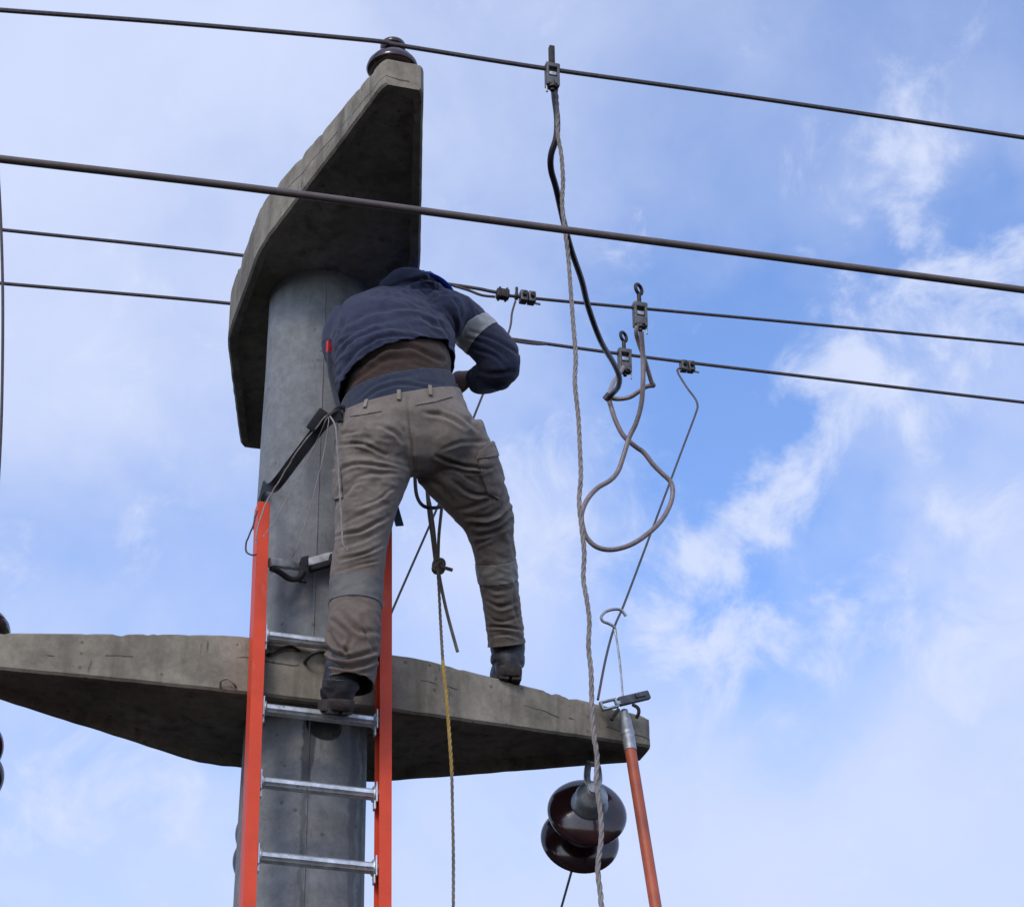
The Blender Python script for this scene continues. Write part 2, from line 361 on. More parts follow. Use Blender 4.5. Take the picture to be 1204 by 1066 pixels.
# bolt hole through the shaft below the lower crossarm
PINV = Matrix.Rotation(-PHI, 4, 'Z')
hp = PINV @ at_b(381, 851, -.17)
bm = bmn(); lathe(bm, (hp.x, -.4, hp.z), (0, 1, 0), [(0, 0), (.055, 0), (.055, .3), (0, .3)], 32)
cut = mesh_obj('cut', bm, None); cut.rotation_euler = (0, 0, PHI)
md = shaft.modifiers.new('hole', 'BOOLEAN'); md.object = cut; md.operation = 'DIFFERENCE'; md.solver = 'EXACT'
bpy.context.view_layer.update()
me = bpy.data.meshes.new_from_object(shaft.evaluated_get(bpy.context.evaluated_depsgraph_get()))
shaft.modifiers.clear(); old = shaft.data; shaft.data = me; bpy.data.meshes.remove(old)
bpy.data.objects.remove(cut)
me.polygons.foreach_set('use_smooth', [True]*len(me.polygons)); me.set_sharp_from_angle(angle=R(50))
# mould seams: narrow ridges down the shaft
for ang in (-98, 82):
    bm = bmn(); P = []
    for i in range(0, 122):
        z = .05+i*.051; a = R(ang); rr = pole_r(z)+.0005 + .0015*noise.noise(Vector((0, 0, z*9)))
        P.append(Vector((math.cos(a)*rr, math.sin(a)*rr, z)))
    tube(bm, P, [.003+.0016*noise.noise(Vector((5, ang, p.z*12))) for p in P], 6)
    s = mesh_obj('mould_seam', bm, M['pole'], rootp); s.matrix_parent_inverse = Matrix.Identity(4)
tag(rootp, 'round grey concrete utility pole carrying both crossarms', 'utility pole')

# ------------------------------------------------------------------ concrete crossarms
ARM_W0, ARM_W1, ARM_L, ARM_U0, ARM_H0, ARM_H1 = .2606, .0600, 1.0548, .2642, .1788, .1009
def arm_w(u):
    def f(u):
        u = abs(u)
        return ARM_W0 if u < ARM_U0 else ARM_W0+(ARM_W1-ARM_W0)*(u-ARM_U0)/(ARM_L-ARM_U0)
    return sum(f(u+d*.02) for d in range(-3, 4))/7 if abs(u) < .9 else f(u)
def arm_h(u):
    u = abs(u); return ARM_H0 if u < ARM_U0 else ARM_H0+(ARM_H1-ARM_H0)*(u-ARM_U0)/(ARM_L-ARM_U0)
def make_arm(seed):
    bm = bmn(); NU = 150; rings = []
    for i in range(NU+1):
        u = -ARM_L+2*ARM_L*i/NU; w, h = arm_w(u), arm_h(u); pr = []
        endf = min((ARM_L-abs(u))/.02, 1); w -= .008*(1-endf); ht = .006*(1-endf)
        c = .007
        NT, NS = 14, 8
        for k in range(NT+1): pr.append((-w+c+(2*w-2*c)*k/NT, -ht))                 # top
        for k in range(NS+1): pr.append((w, -c-(h-2*c)*k/NS))                       # back side
        rim, dep = .032, .030
        wi = max(w-rim, .0)
        dd = dep*min(max((w-rim-.01)/.04, 0), 1)*min(max((ARM_L-abs(u)-.04)/.03, 0), 1)
        pr.append((w-c, -h)); pr.append((w-rim+.004, -h)); pr.append((wi*.98, -h+dd))
        for k in range(1, 12): pr.append((wi*.98-(2*wi*.98)*k/12, -h+dd))
        pr.append((-wi*.98, -h+dd)); pr.append((-w+rim-.004, -h)); pr.append((-w+c, -h))
        for k in range(NS+1): pr.append((-w, -h+c+(h-2*c)*k/NS))
        ring = []
        for v, z in pr:
            p = Vector((u, v, z)); q = p+Vector((seed*7.3, seed*3.1, 0))
            n1 = noise.noise_vector(q*3)*.0016 + noise.noise_vector(q*22)*.0014
            edge = 1.0 if (abs(z+ht) < .012 and abs(abs(v)-w) < .012) else 0
            chip = max(0, noise.noise(q*9)-.32)*.045*edge + max(0, noise.noise(q*38)-.25)*.014*edge
            p += n1; p.z -= chip; p.y -= math.copysign(chip*.7, v)
            ring.append(bm.verts.new(p))
        rings.append(ring)
    m = len(rings[0])
    for r0, r1 in zip(rings, rings[1:]):
        for k in range(m): bm.faces.new((r0[k], r1[k], r1[(k+1) % m], r0[(k+1) % m]))
    bm.faces.new(rings[0]); bm.faces.new(rings[-1][::-1])
    return bm
low = empty('concrete_crossarm', (0, 0, ZL)); low.rotation_euler = (0, 0, PHI)
o = mesh_obj('beam', make_arm(1), M['arm'], low, sharp=28); o.matrix_parent_inverse = Matrix.Identity(4)
tag(low, 'tapered concrete crossarm the boots and ladder rest on', 'crossarm', 'concrete crossarms on the pole')
upp = empty('concrete_crossarm', (0, 0, ZU)); upp.rotation_euler = (0, 0, PHI+math.pi/2)
o = mesh_obj('beam', make_arm(4), M['arm'], upp, sharp=28); o.matrix_parent_inverse = Matrix.Identity(4)
tag(upp, 'tapered concrete crossarm capping the pole top, insulator on its raised tip', 'crossarm', 'concrete crossarms on the pole')
# rusty lifting loops cast into the front of the lower crossarm
LINV = low.matrix_basis.inverted() if False else (Matrix.Translation((0, 0, ZL)) @ Matrix.Rotation(PHI, 4, 'Z')).inverted()
def low_part(name, bm, m):
    o = mesh_obj(name, bm, m, low); o.data.transform(LINV); o.matrix_parent_inverse = Matrix.Identity(4); return o
bfr = -ARM_W0
bm = bmn(); tube(bm, catmull([at_b(357, 781, bfr+.02), at_b(360, 776, bfr-.02), at_b(368, 768, bfr-.045), at_b(378, 766, bfr-.05), at_b(386, 771, bfr-.03), at_b(388, 781, bfr+.02)], 5), .0055, 8)
low_part('lifting_loop', bm, M['dsteel'])
bm = bmn(); tube(bm, catmull([at_b(311, 771, bfr+.02), at_b(318, 768, bfr-.012), at_b(330, 762, bfr-.014), at_b(345, 761, bfr-.012), at_b(358, 770, bfr+.02)], 5), .005, 8)
low_part('lifting_loop', bm, M['dsteel'])
bm = bmn(); tube(bm, catmull([at_b(259, 808, bfr+.01), at_b(260, 800, bfr-.008), at_b(268, 798, bfr-.012), at_b(275, 804, bfr-.010), at_b(279, 810, bfr+.02)], 5), .0032, 8)
low_part('cast_ridge', bm, M['arm'])

# ------------------------------------------------------------------ ladder
LEAN = R(3.5)
LD = BX*math.sin(LEAN)+ZX*math.cos(LEAN); LN = BX*math.cos(LEAN)-ZX*math.sin(LEAN)   # along the rails / into the wall
RAILD = .058
P0 = BX*(-ARM_W0-.004)+ZX*ZL - LN*RAILD         # front plane of the rails where they pass the crossarm
def at_l(px, py, d=0): return at_plane(px, py, P0+LN*d, LN)
def l_us(p): return p.dot(AX), (p-P0).dot(LD)
lad = empty('extension_ladder', (0, -1.6, 0))
u_l = l_us(at_l(305, 745))[0]; u_r = l_us(at_l(454, 745))[0]
def l_pt(u, s, d=0): return AX*u + P0 + LD*s + LN*d
s_bot = -(P0.z-.02)/LD.z
for u, s, sgn in ((u_l, l_us(at_l(313, 590))[1], 1), (u_r, l_us(at_l(459, 612))[1], -1)):
    bm = bmn(); t = .005; fw = .035; D = RAILD
    # channel: web on the outside, flanges towards the rungs
    uo = u-sgn*fw/2
    prof = [(0, 0), (fw, 0), (fw, t), (t, t), (t, D-t), (fw, D-t), (fw, D), (0, D)]
    SEG = 16; rs = []
    for i in range(SEG+1):
        ss = s_bot+(s-s_bot)*i/SEG
        rs.append([bm.verts.new(l_pt(uo+sgn*a, ss, d)) for a, d in prof])
    for r0, r1 in zip(rs, rs[1:]):
        for k in range(8): bm.faces.new((r0[k], r0[(k+1) % 8], r1[(k+1) % 8], r1[k]))
    bm.faces.new(rs[0][::-1]); bm.faces.new(rs[-1])
    es = [e for e in bm.edges if abs((e.verts[1].co-e.verts[0].co).normalized().dot(LD)) > .9]
    bmesh.ops.bevel(bm, geom=es, offset=.0018, segments=2, affect='EDGES')
    rail = mesh_obj('rail', bm, M['orange'], lad)
s_r = [l_us(at_l(380, y, .029))[1] for y in (756, 841, 927, 1014)]
pitch_l = (s_r[0]-s_r[3])/3
print('rung pitch', pitch_l)
rs_all = list(s_r); s = s_r[3]-pitch_l
while s > s_bot+.15: rs_all.append(s); s -= pitch_l
def d_rung(bm, s, ua, ub, d=.029, rad=.0165):
    # ribbed D-section rung
    rs = []; n = 20
    for u in (ua, ub):
        ring = []
        for k in range(n):
            a = 2*math.pi*k/n; r = rad*(1+.05*(1 if k % 2 else -1))
            x = math.cos(a)*r*1.08; y = min(math.sin(a)*r, rad*.72)
            ring.append(bm.verts.new(l_pt(u, s+y, d+x)))
        rs.append(ring)
    for k in range(n): bm.faces.new((rs[0][k], rs[0][(k+1) % n], rs[1][(k+1) % n], rs[1][k]))
    bm.faces.new(rs[0][::-1]); bm.faces.new(rs[1])
RUNG_FOOT = s_r[1]
for s in rs_all:
    bm = bmn(); d_rung(bm, s, u_l-.014, u_r+.014)
    rg = mesh_obj('rung', bm, M['alu'], lad, sharp=30)
    for u, sg in ((u_l+.016, 1), (u_r-.016, -1)):
        bm = bmn()
        box(bm, l_pt(u+sg*.006, s, .029), AX, LN, LD, .005, .044, .06, bev=.002)
        box(bm, l_pt(u+sg*.008, s-.032, .03), AX, LN, LD, .006, .02, .03, bev=.002)
        torus(bm, l_pt(u+sg*.011, s, .029), AX, .0195, .004, 20, 6)
        br = mesh_obj('rung_bracket', bm, M['alu'], rg)
# V-shaped pole grip in place of the top rung
ga = at_l(318, 661, .03); gm = at_l(352, 665, .115); gb = at_l(388, 655, .10); ge = at_l(455, 668, .03)
bm = bmn()
for a, b in ((ga, gm), (gm, gb)):
    c = (a+b)/2; ax = (b-a).normalized(); az = LD; ay = az.cross(ax).normalized(); az = ax.cross(ay)
    box(bm, c, ax, ay, az, (b-a).length+.012, .02, .026, bev=.003)
ax = (ge-gb).normalized(); ay = LD.cross(ax).normalized(); box(bm, (gb+ge)/2, ax, ay, ax.cross(ay), (ge-gb).length, .02, .026, bev=.003)
gr = mesh_obj('pole_grip', bm, M['gripbar'], lad)
bm = bmn()
tube(bm, catmull([at_l(319, 668, .03), at_l(328, 672, .05), at_l(340, 680, .07), at_l(350, 680, .07), at_l(357, 672, .07)], 5), .009, 8)
mesh_obj('rubber_strap', bm, M['rubber'], gr)
bm = bmn()
box(bm, at_l(356, 675, .075), AX, LN, LD, .024, .012, .055, bev=.003)
box(bm, at_l(357, 663, .088), (gb-gm).normalized(), LN, LD, .024, .034, .036, bev=.003)
mesh_obj('rubber_pad', bm, M['rubber'], gr)
bm = bmn()
c = at_l(377, 665, .095); ax = (gb-gm).normalized(); box(bm, c-LD*.002, ax, LN, LN.cross(ax), .07, .02, .016, bev=.003)
box(bm, at_l(390, 659, .085), AX, LN, LD, .016, .03, .034, bev=.003)
mesh_obj('rubber_pad', bm, M['rubber'], gr)
tag(lad, 'orange fibreglass ladder with aluminium rungs leaning on the lower crossarm', 'ladder')

# ------------------------------------------------------------------ insulators
def pin_insulator(base, label, sc=1.0):
    root = empty('pin_insulator', base)
    z0 = base.z; c = Vector(base)
    bm = bmn()
    prof = [(0, .012), (.020, .012), (.022, .03), (.060, .030), (.074, .034), (.078, .042), (.074, .058), (.060, .078), (.044, .092), (.036, .098), (.032, .106), (.0315, .115), (.035, .122), (.038, .126), (.038, .134), (.034, .140), (.020, .1435), (0, .144)]
    lathe(bm, c, ZX, [(r*sc, z*sc) for r, z in prof], 40)
    mesh_obj('porcelain_body', bm, M['porcelain'], root, sharp=60)
    bm = bmn(); lathe(bm, c-ZX*.06, ZX, [(0, 0), (.011, 0), (.011, .075), (0, .075)], 14); lathe(bm, c-ZX*.002, ZX, [(.0, 0), (.024, 0), (.024, .014), (0, .014)], 6)
    mesh_obj('pin', bm, M['galv'], root)
    bm = bmn()
    gz = c+ZX*.112*sc
    for k in range(2): torus(bm, gz+ZX*(k*.006-.003), ZX, .034*sc, .0028, 30, 6)
    mesh_obj('tie_wire', bm, M['wire'], root)
    tag(root, label, 'insulator', 'pin insulators'); return root, gz
near_base = loc3(-.012, -.962, ZU-.004)
print('near base px', proj(near_base), proj(near_base+ZX*.112), proj(near_base+ZX*.144))
pin1, g1 = pin_insulator(near_base, 'brown porcelain pin insulator on the raised tip of upper crossarm')
far_base = loc3(.0, .95, ZU-.004)
pinleft_base = at_z(-26, 745, ZL)
print('pinleft', pinleft_base.dot(AX), pinleft_base.dot(BX))
# ------------------------------------------------------------------ suspended disc strings
def disc_string(pa, d1, d2, label, wire_dir, rr=.122):
    """pa: anchor on the concrete, d1/d2: disc centres"""
    ax = (d2-d1).normalized(); sp = (d2-d1).length
    root = empty('disc_insulator_string', pa)
    for k, c in enumerate((d1, d2)):
        o_ = c - ax*.012
        bm = bmn()
        prof = [(.036, -.020), (.050, -.012), (.078, -.004), (.106, .010), (.117, .020), (rr, .029), (rr, .033), (rr-.004, .036), (rr-.014, .034), (rr-.022, .030), (rr-.030, .044), (rr-.036, .046), (rr-.043, .030), (rr-.055, .028), (rr-.062, .046), (rr-.068, .047), (rr-.076, .030), (.026, .028), (.02, .02), (0, .02)]
        lathe(bm, o_, ax, prof, 56)
        d = mesh_obj('porcelain_disc', bm, M['porcelain'], root, sharp=55)
        bm = bmn()
        lathe(bm, o_, ax, [(0, -.092), (.020, -.092), (.027, -.084), (.033, -.074), (.044, -.067), (.050, -.054), (.052, -.028), (.057, -.020), (.057, -.008), (.04, -.004), (0, -.004)], 32)
        mesh_obj('metal_cap', bm, M['galv'], d, sharp=45)
        bm = bmn(); lathe(bm, o_, ax, [(.010, .018), (.010, .075), (.015, .08), (.015, .09), (0, .09)], 14); mesh_obj('pin', bm, M['galv'], d)
    top = d1 - ax*.098
    bm = bmn()
    side = ax.cross((pa-top).normalized() if (pa-top).length > 1e-3 else ZX).normalized()
    tube(bm, catmull([top+side*.0, top+(pa-top)*.3+side*.017, top+(pa-top)*.7+side*.017, pa+side*.012], 5), .0105, 8)
    tube(bm, catmull([top+side*.0, top+(pa-top)*.3-side*.017, top+(pa-top)*.7-side*.017, pa-side*.012], 5), .0105, 8)
    tube(bm, [pa-side*.02, pa+side*.02], .011, 10); tube(bm, [pa-(top-pa).normalized()*.06, pa], .010, 10)
    lathe(bm, top-ax*.012, ax, [(0, 0), (.018, 0), (.02, .012), (.016, .026), (0, .026)], 14)
    mesh_obj('shackle', bm, M['galv'], root)
    end = d2 + ax*.085
    bm = bmn()
    box(bm, end+ax*.03, ax, ax.orthogonal().normalized(), ax.cross(ax.orthogonal().normalized()), .07, .03, .05, bev=.006)
    for k in (-1, 1):
        tube(bm, [end+ax*.02+ax.orthogonal().normalized()*.0, end+ax*.045+side*k*.045-ZX*.02], .006, 8)
    mesh_obj('dead_end_clamp', bm, M['dsteel'], root)
    tag(root, label, 'insulator', 'disc insulator strings under the lower crossarm')
    bm = bmn(); st = end+ax*.05
    tube(bm, [st+wire_dir*(i*1.5)+ZX*(.006*(i*1.5)**1.4 if i else 0) for i in range(0, 24)], .0042, 8)
    wob = mesh_obj('line_conductor', bm, M['wire'])
    return root, wob, st
PA = at_b(697, 897, .035); D1 = at_b(691.5, 951, .09); D2 = at_b(683, 983, .225)
print('string anchor', PA.dot(AX), PA.dot(BX), PA.z, 'arm bottom z', ZL-arm_h(PA.dot(AX)), 'axis', (D2-D1).normalized(), (D2-D1).length)
wd_ = (at_b(655, 1085, 1.2)-(D2)).normalized()
s1, w1, _ = disc_string(PA, D1, D2, 'brown two-disc insulator string hanging beside the hot stick', wd_)
tag(w1, 'thin conductor leaving the insulator string beside the hot stick', 'wire', 'conductors leaving the disc strings')
def moved(off_px_from, off_px_to, b):
    return at_b(*off_px_to, b)-at_b(*off_px_from, b)
off = moved((691.5, 951), (-47, 873), .09)
s2, w2, _ = disc_string(loc3(-.98, .02, ZL-arm_h(.98)-.01), D1+off, D2+off, 'brown two-disc insulator string under the crossarm end away from ladder', (wd_-AX*.45).normalized())
tag(w2, 'thin conductor leaving the insulator string away from the ladder', 'wire', 'conductors leaving the disc strings')
off = moved((691.5, 951), (354, 946), .30)
s3, w3, _ = disc_string(loc3(-.08, .172, (D1+off).z+.02), D1+off+BX*.21, D2+off+BX*.21, 'brown two-disc insulator string mostly hidden behind the pole shaft', wd_)
tag(w3, 'thin conductor leaving the insulator string behind the pole', 'wire', 'conductors leaving the disc strings')
bm = bmn()
pl_b = pinleft_base.dot(BX); pl_u = pinleft_base.dot(AX)
pin3, g3 = pin_insulator(loc3(-.965, 0.0, ZL-.004), 'brown porcelain pin insulator on lower crossarm end away from the ladder', 1.15)
print('pin3 px', proj(loc3(-.985, 0, ZL)), proj(loc3(-.985, 0, ZL+.144)))
bm.free()

# ------------------------------------------------------------------ overhead wires
def overhead(pxs, b, r, name, label, m, group=None, n=8, ext=30, strands=0):
    P = [at_b(x, y, b) for x, y in pxs]
    P = catmull(P, 10)
    d0 = (P[0]-P[min(12, len(P)-1)]).normalized(); d1 = (P[-1]-P[-min(12, len(P)-1)]).normalized()
    P = [P[0]+d0*t for t in (ext, ext*.5, ext*.2, 1)] + P + [P[-1]+d1*t for t in (1, ext*.2, ext*.5, ext)]
    bm = bmn(); tube(bm, P, r, n)
    o = mesh_obj(name, bm, m); tag(o, label, 'wire', group); return o
gp = proj(g1); print('groove px', gp)
overhead([(0, 12), (215, 28), (428, 47), (464, 52.5), (500, 58.5), (650, 82), (900, 117), (1204, 162)], -1.0, .0072, 'overhead_wire',
         'bare overhead wire tied to the insulator on the upper crossarm tip', M['wire'], 'bare overhead wires')
WB, WC = 0.25, .95
overhead([(0, 270), (282, 300), (530, 334.5), (580, 343), (620, 350), (900, 376), (1204, 405)], WB, .0062, 'overhead_wire', 'bare overhead wire with black splice sleeve by the worker\'s helmet', M['wire'], 'bare overhead wires')
overhead([(0, 333), (272, 357), (430, 378), (600, 398.5), (800, 425), (1204, 473)], WC, .0066, 'overhead_wire', 'bare overhead wire passing behind the worker\'s elbow with end connector', M['wire'], 'bare overhead wires')
overhead([(0, 187), (300, 222), (600, 262), (900, 301), (1204, 341)], -1.75, .0098, 'overhead_cable', 'thick dark insulated cable crossing in front of upper crossarm', M['cable'], n=12)
print('wire z at pole', at_b(390, 315, WB).z, at_b(390, 372, WC).z)
pw = at_b(352, 368, WC); pin_insulator(Vector((far_base.x, far_base.y, ZU-.004)), 'brown porcelain pin insulator on the far tip of upper crossarm')
# twisted tail alongside wire two and three
bm = bmn(); tube(bm, catmull([at_b(533, 336, WB-.012), at_b(550, 341, WB-.014), at_b(566, 347, WB-.016), at_b(582, 349, WB-.012)], 6), .0048, 8)
tail = mesh_obj('wire_tail', bm, M['wire']); tag(tail, 'short doubled wire end entering the black splice sleeve', 'wire')
bm = bmn(); tube(bm, catmull([at_b(596, 399, WC-.012), at_b(610, 402, WC-.014), at_b(630, 404.5, WC-.012), at_b(646, 404.5, WC-.004)], 6), .0048, 8)
o = mesh_obj('wire_tail', bm, M['wire']); tag(o, 'short wire end laid along the wire behind the elbow', 'wire')
def wdir(b, p, q): return (at_b(*q, b)-at_b(*p, b)).normalized()
# splice sleeve
wd2 = wdir(WB, (580, 343), (640, 352)); up2 = (ZX-wd2*wd2.z).normalized(); fr2 = up2.cross(wd2)
root = empty('splice_sleeve', at_b(591, 346, WB))
c = at_b(591, 346, WB-.003)
bm = bmn(); box(bm, c, wd2, fr2, up2, .046, .03, .034, bev=.006); mesh_obj('sleeve_body', bm, M['dsteel'], root)
bm = bmn()
for k in (-.013, .013): box(bm, c+wd2*k, wd2, fr2, up2, .008, .036, .040, bev=.003)
mesh_obj('band', bm, M['dsteel'], root)
tag(root, 'small black splice sleeve on the wire near the helmet', 'splice')
# parallel-groove connectors
def connector(px, b, wdr, label, s=1.0):
    c = at_b(*px, b); up = (ZX-wdr*wdr.z).normalized(); fr = up.cross(wdr)
    root = empty('wire_connector', c)
    for k in (-1, 1):
        bm = bmn(); box(bm, c+wdr*k*.0145*s, wdr, fr, up, .0265*s, .034*s, .042*s, bev=.004); pl = mesh_obj('clamp_plate', bm, M['bronze'], root)
        bm = bmn(); lathe(bm, c+wdr*k*.0145*s-fr*.030*s, fr, [(0, 0), (.009*s, 0), (.009*s, .014), (0, .014)], 6); mesh_obj('bolt', bm, M['dsteel'], pl)
    bm = bmn(); tube(bm, [c-up*.018*s+wdr*.02*s, c-up*.020*s+wdr*.047*s], .0042, 8); mesh_obj('wire_stub', bm, M['galv'], root)
    tag(root, label, 'connector', 'bolted wire connectors'); return c, up, fr
c1, up_, fr_ = connector((620, 350), WB, wd2, 'bolted grey connector on the wire right beside the black splice sleeve', 1.0)
bm = bmn(); torus(bm, at_b(607, 348, WB), wd2, .012, .004, 16, 6); tube(bm, [at_b(607.5, 338, WB), at_b(607.5, 352, WB)], .005, 8)
o = mesh_obj('eye_bolt', bm, M['dsteel']); tag(o, 'small dark eye bolt between splice sleeve and connector', 'bolt')
wd3 = wdir(WC, (780, 424), (840, 431)); c2, up_, fr_ = connector((808, 431), WC, wd3, 'bolted grey connector the bent jumper wire hangs from', 1.0)

# thin jumpers
bm = bmn()
tube(bm, catmull([at_b(606, 354, WB-.01), at_b(602, 368, WB-.02), at_b(597, 394, WB-.06), at_b(566, 468, .12), at_b(520, 583, .08), at_b(462, 716, -.02), at_b(440, 772, -.10)], 6), .0038, 8)
o = mesh_obj('jumper_wire', bm, M['wire']); tag(o, 'straight thin jumper wire passing behind the worker from connector by splice', 'wire')
bm = bmn()
tube(bm, catmull([at_b(812, 436, WC-.02), at_b(803, 433, WC-.03), at_b(797, 434, WC-.03), at_b(798, 440, WC-.03), at_b(808, 456, WC-.06), at_b(817, 468, WC-.07), at_b(820, 476, WC-.08), at_b(818, 486, WC-.1), at_b(800, 534, WC-.15), at_b(764, 630, .55), at_b(735, 707, .35), at_b(722, 738, .26), at_b(712, 775, .15), at_b(703, 822, .035)], 8), .0042, 8)
o = mesh_obj('jumper_wire', bm, M['wire']); tag(o, 'bent thin jumper wire from connector down to crossarm end near hot stick', 'wire')

# ------------------------------------------------------------------ grounding clamps
def gclamp(px, b, eye, label, dark=False, s=1.0):
    """px: where the wire passes; eye: pixel of the eye screw's top"""
    c = at_b(*px, b-.004); wdr = AX
    up = (at_b(*eye, b-.004)-c); hgt = up.length; up.normalize(); up = (up-wdr*up.dot(wdr)).normalized(); fr = wdr.cross(up)
    root = empty('grounding_clamp', c)
    bm = bmn(); # C-shaped body: cheeks, bridge, lower block
    for k in (-1, 1): box(bm, c+wdr*k*.021*s-up*.030*s, wdr, fr, up, .010*s, .034*s, .100*s, bev=.003)
    box(bm, c+up*.016*s, wdr, fr, up, .056*s, .036*s, .020*s, bev=.004)
    box(bm, c-up*.056*s, wdr, fr, up, .050*s, .034*s, .034*s, bev=.004)
    mesh_obj('clamp_body', bm, M['bronze'], root)
    bm = bmn(); box(bm, c-up*.022*s, wdr, fr, up, .030*s, .026*s, .018*s, bev=.004); mesh_obj('jaw', bm, M['galv'], root)
    bm = bmn()
    if dark:
        box(bm, c+up*(hgt*.5+.012), wdr, fr, up, .017, .017, hgt-.024, bev=.003)
    else:
        torus(bm, c+up*(hgt-.026), wdr*.55+fr*.8, .019, .0066, 22, 8, start=up); tube(bm, [c+up*.01, c+up*(hgt-.045)], .008, 10)
    sc = mesh_obj('eye_screw', bm, M['dsteel'], root)
    bm = bmn(); tube(bm, [c-up*.03*s, c-up*.098*s], .0075, 10); lathe(bm, c-up*.085*s, up, [(0, 0), (.016, 0), (.016, .02), (0, .02)], 6)
    mesh_obj('thread', bm, M['dsteel'], root)
    bm = bmn(); tube(bm, [c-up*.072*s+wdr*(-.022 if dark else .026)*s, c-up*.108*s+wdr*(-.022 if dark else .026)*s], .0035, 8); mesh_obj('cotter', bm, M['galv'], root)
    tag(root, label, 'clamp', 'grounding clamps on the wires'); return c, up, fr
k1, u1, f1 = gclamp((649, 83), -1.0, (652, 56), 'grounding clamp with upright bar on wire tied to upper crossarm insulator', dark=True, s=.8)
k2, u2, f2 = gclamp((752, 364), WB, (755, 334), 'grounding clamp on the wire with splice sleeve, two grey leads below', s=.92)
k3, u3, f3 = gclamp((734, 418), WC, (736, 390), 'grounding clamp on the wire with end connector, one grey lead below', s=.95)
def cab(name, label, pts, r, m, n=8, group='grounding leads', sm=8, twist=0):
    bm = bmn(); P = catmull([at_b(x, y, b) for x, y, b in pts], sm)
    if twist: strand(bm, P, r, twist, .045, 6)
    else: tube(bm, P, r, n)
    o = mesh_obj(name, bm, m); tag(o, label, 'cable', group); return o
JX, JB = (714, 468), .42
cab('grounding_lead', 'black grounding lead hanging from the clamp with upright bar', [(651, 96, -.94), (652, 115, -.94), (655, 140, -.94), (654, 162, -.93), (648, 182, -.9), (648, 200, -.86), (654, 222, -.8), (663, 262, -.66), (672, 295, -.55), (684, 330, -.4), (692, 362, -.25), (706, 400, -.08), (722, 428, .12), (728, 443, .22), (727, 454, .3), (721, 462, .38), (713, 469, .42)], .0098, M['blackcable'], 10)
cab('grounding_lead', 'short grey grounding lead under the clamp beside the end connector\'s wire', [(733, 432, WC-.02), (728, 440, WC-.05), (722, 448, .7), (718, 458, .55), (716, 468, .43), (719, 480, .42), (724, 495, .42), (733, 512, .42), (746, 524, .42), (757, 532, .42), (768, 546, .42), (778, 556, .42), (788, 566, .42), (791, 578, .42), (788, 593, .42), (778, 611, .42), (762, 627, .42), (742, 640, .42), (720, 646, .42), (702, 643, .42), (690, 632, .42), (685, 618, .41), (684, 604, .4), (690, 588, .4), (702, 574, .4), (718, 564, .4), (727, 553, .4), (733, 536, .39), (740, 514, .38), (748, 497, .36), (754, 475, .33), (756, 450, .30), (756, 420, .28), (754, 390, WB-.012)], .0088, M['greycable'], 10)
cab('grounding_lead', 'grey grounding lead kinked sharply below the clamp with two leads', [(715, 467, .42), (726, 469, .42), (740, 467, .40), (750, 461, .38), (759, 455, .36), (765, 453.5, .35), (768.5, 453, .345), (766, 449, .34), (762, 436, .32), (757, 420, .30), (750, 400, .27), (748, 390, .25), (750, 378, WB-.012)], .0082, M['greycable'], 10)
bm = bmn(); tube(bm, [at_b(712, 470, .42), at_b(717, 464, .41)], .014, 12); o = mesh_obj('cable_joint', bm, M['blackcable']); tag(o, 'small dark joint where the black and grey grounding leads meet', 'joint')

# ------------------------------------------------------------------ grey rope from top clamp to the ground
rp = [(653, 98), (655, 125), (656, 158), (660, 182), (662, 212), (661, 240), (664, 268), (668, 300), (671, 340), (674, 380), (677, 420), (676, 450), (680, 490), (682, 530), (683, 560), (681, 590), (684, 620), (687, 650), (686, 680), (690, 705), (693, 730), (692, 760), (695, 790), (696, 830), (698, 862), (702, 890), (701, 920), (706, 955), (707, 985), (703, 1020), (706, 1050), (709, 1080)]
P = [at_b(x, y, -.95-.25*max(0, (y-300))/780) for x, y in rp]
last = P[-1]; gp_ = Vector((last.x+.18, last.y-.3, .02))
for k in range(1, 12): P.append(last.lerp(gp_, k/11)+Vector((.012*math.sin(k*2.1), .01*math.cos(k*1.7), 0)))
P = catmull(P, 14)
bm = bmn(); strand(bm, P, .0066, 3, .085, 6)
o = mesh_obj('hand_line', bm, M['rope']); tag(o, 'long pale twisted rope hanging from the upright-bar clamp to below', 'rope')

# ------------------------------------------------------------------ yellow rope, knot and loops between the legs
RB = -.24
ro = empty('tag_line', at_b(515, 1060, RB))
def rope_part(name, pts, r, m, tw=3):
    bm = bmn(); P = catmull([at_b(x, y, RB+d) for x, y, d in pts], 8)
    if tw: tube(bm, P, r*.95, 8)
    else: tube(bm, P, r, 8)
    return mesh_obj(name, bm, m, ro)
P = [at_b(x, y, RB+d) for x, y, d in [(514, 662, -.02), (516, 690, -.02), (518, 730, -.03), (521, 780, -.08), (525, 820, -.12), (528, 860, -.12), (531, 905, -.12), (532, 950, -.12), (533, 1000, -.12), (533, 1066, -.12)]]
last = P[-1]
for k in range(1, 9): P.append(last.lerp(Vector((last.x, last.y-.15, .02)), k/8))
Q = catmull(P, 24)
cutp = [i for i, q in enumerate(Q) if proj(q)[1] < 778]; cut2 = [i for i, q in enumerate(Q) if proj(q)[1] < 912]
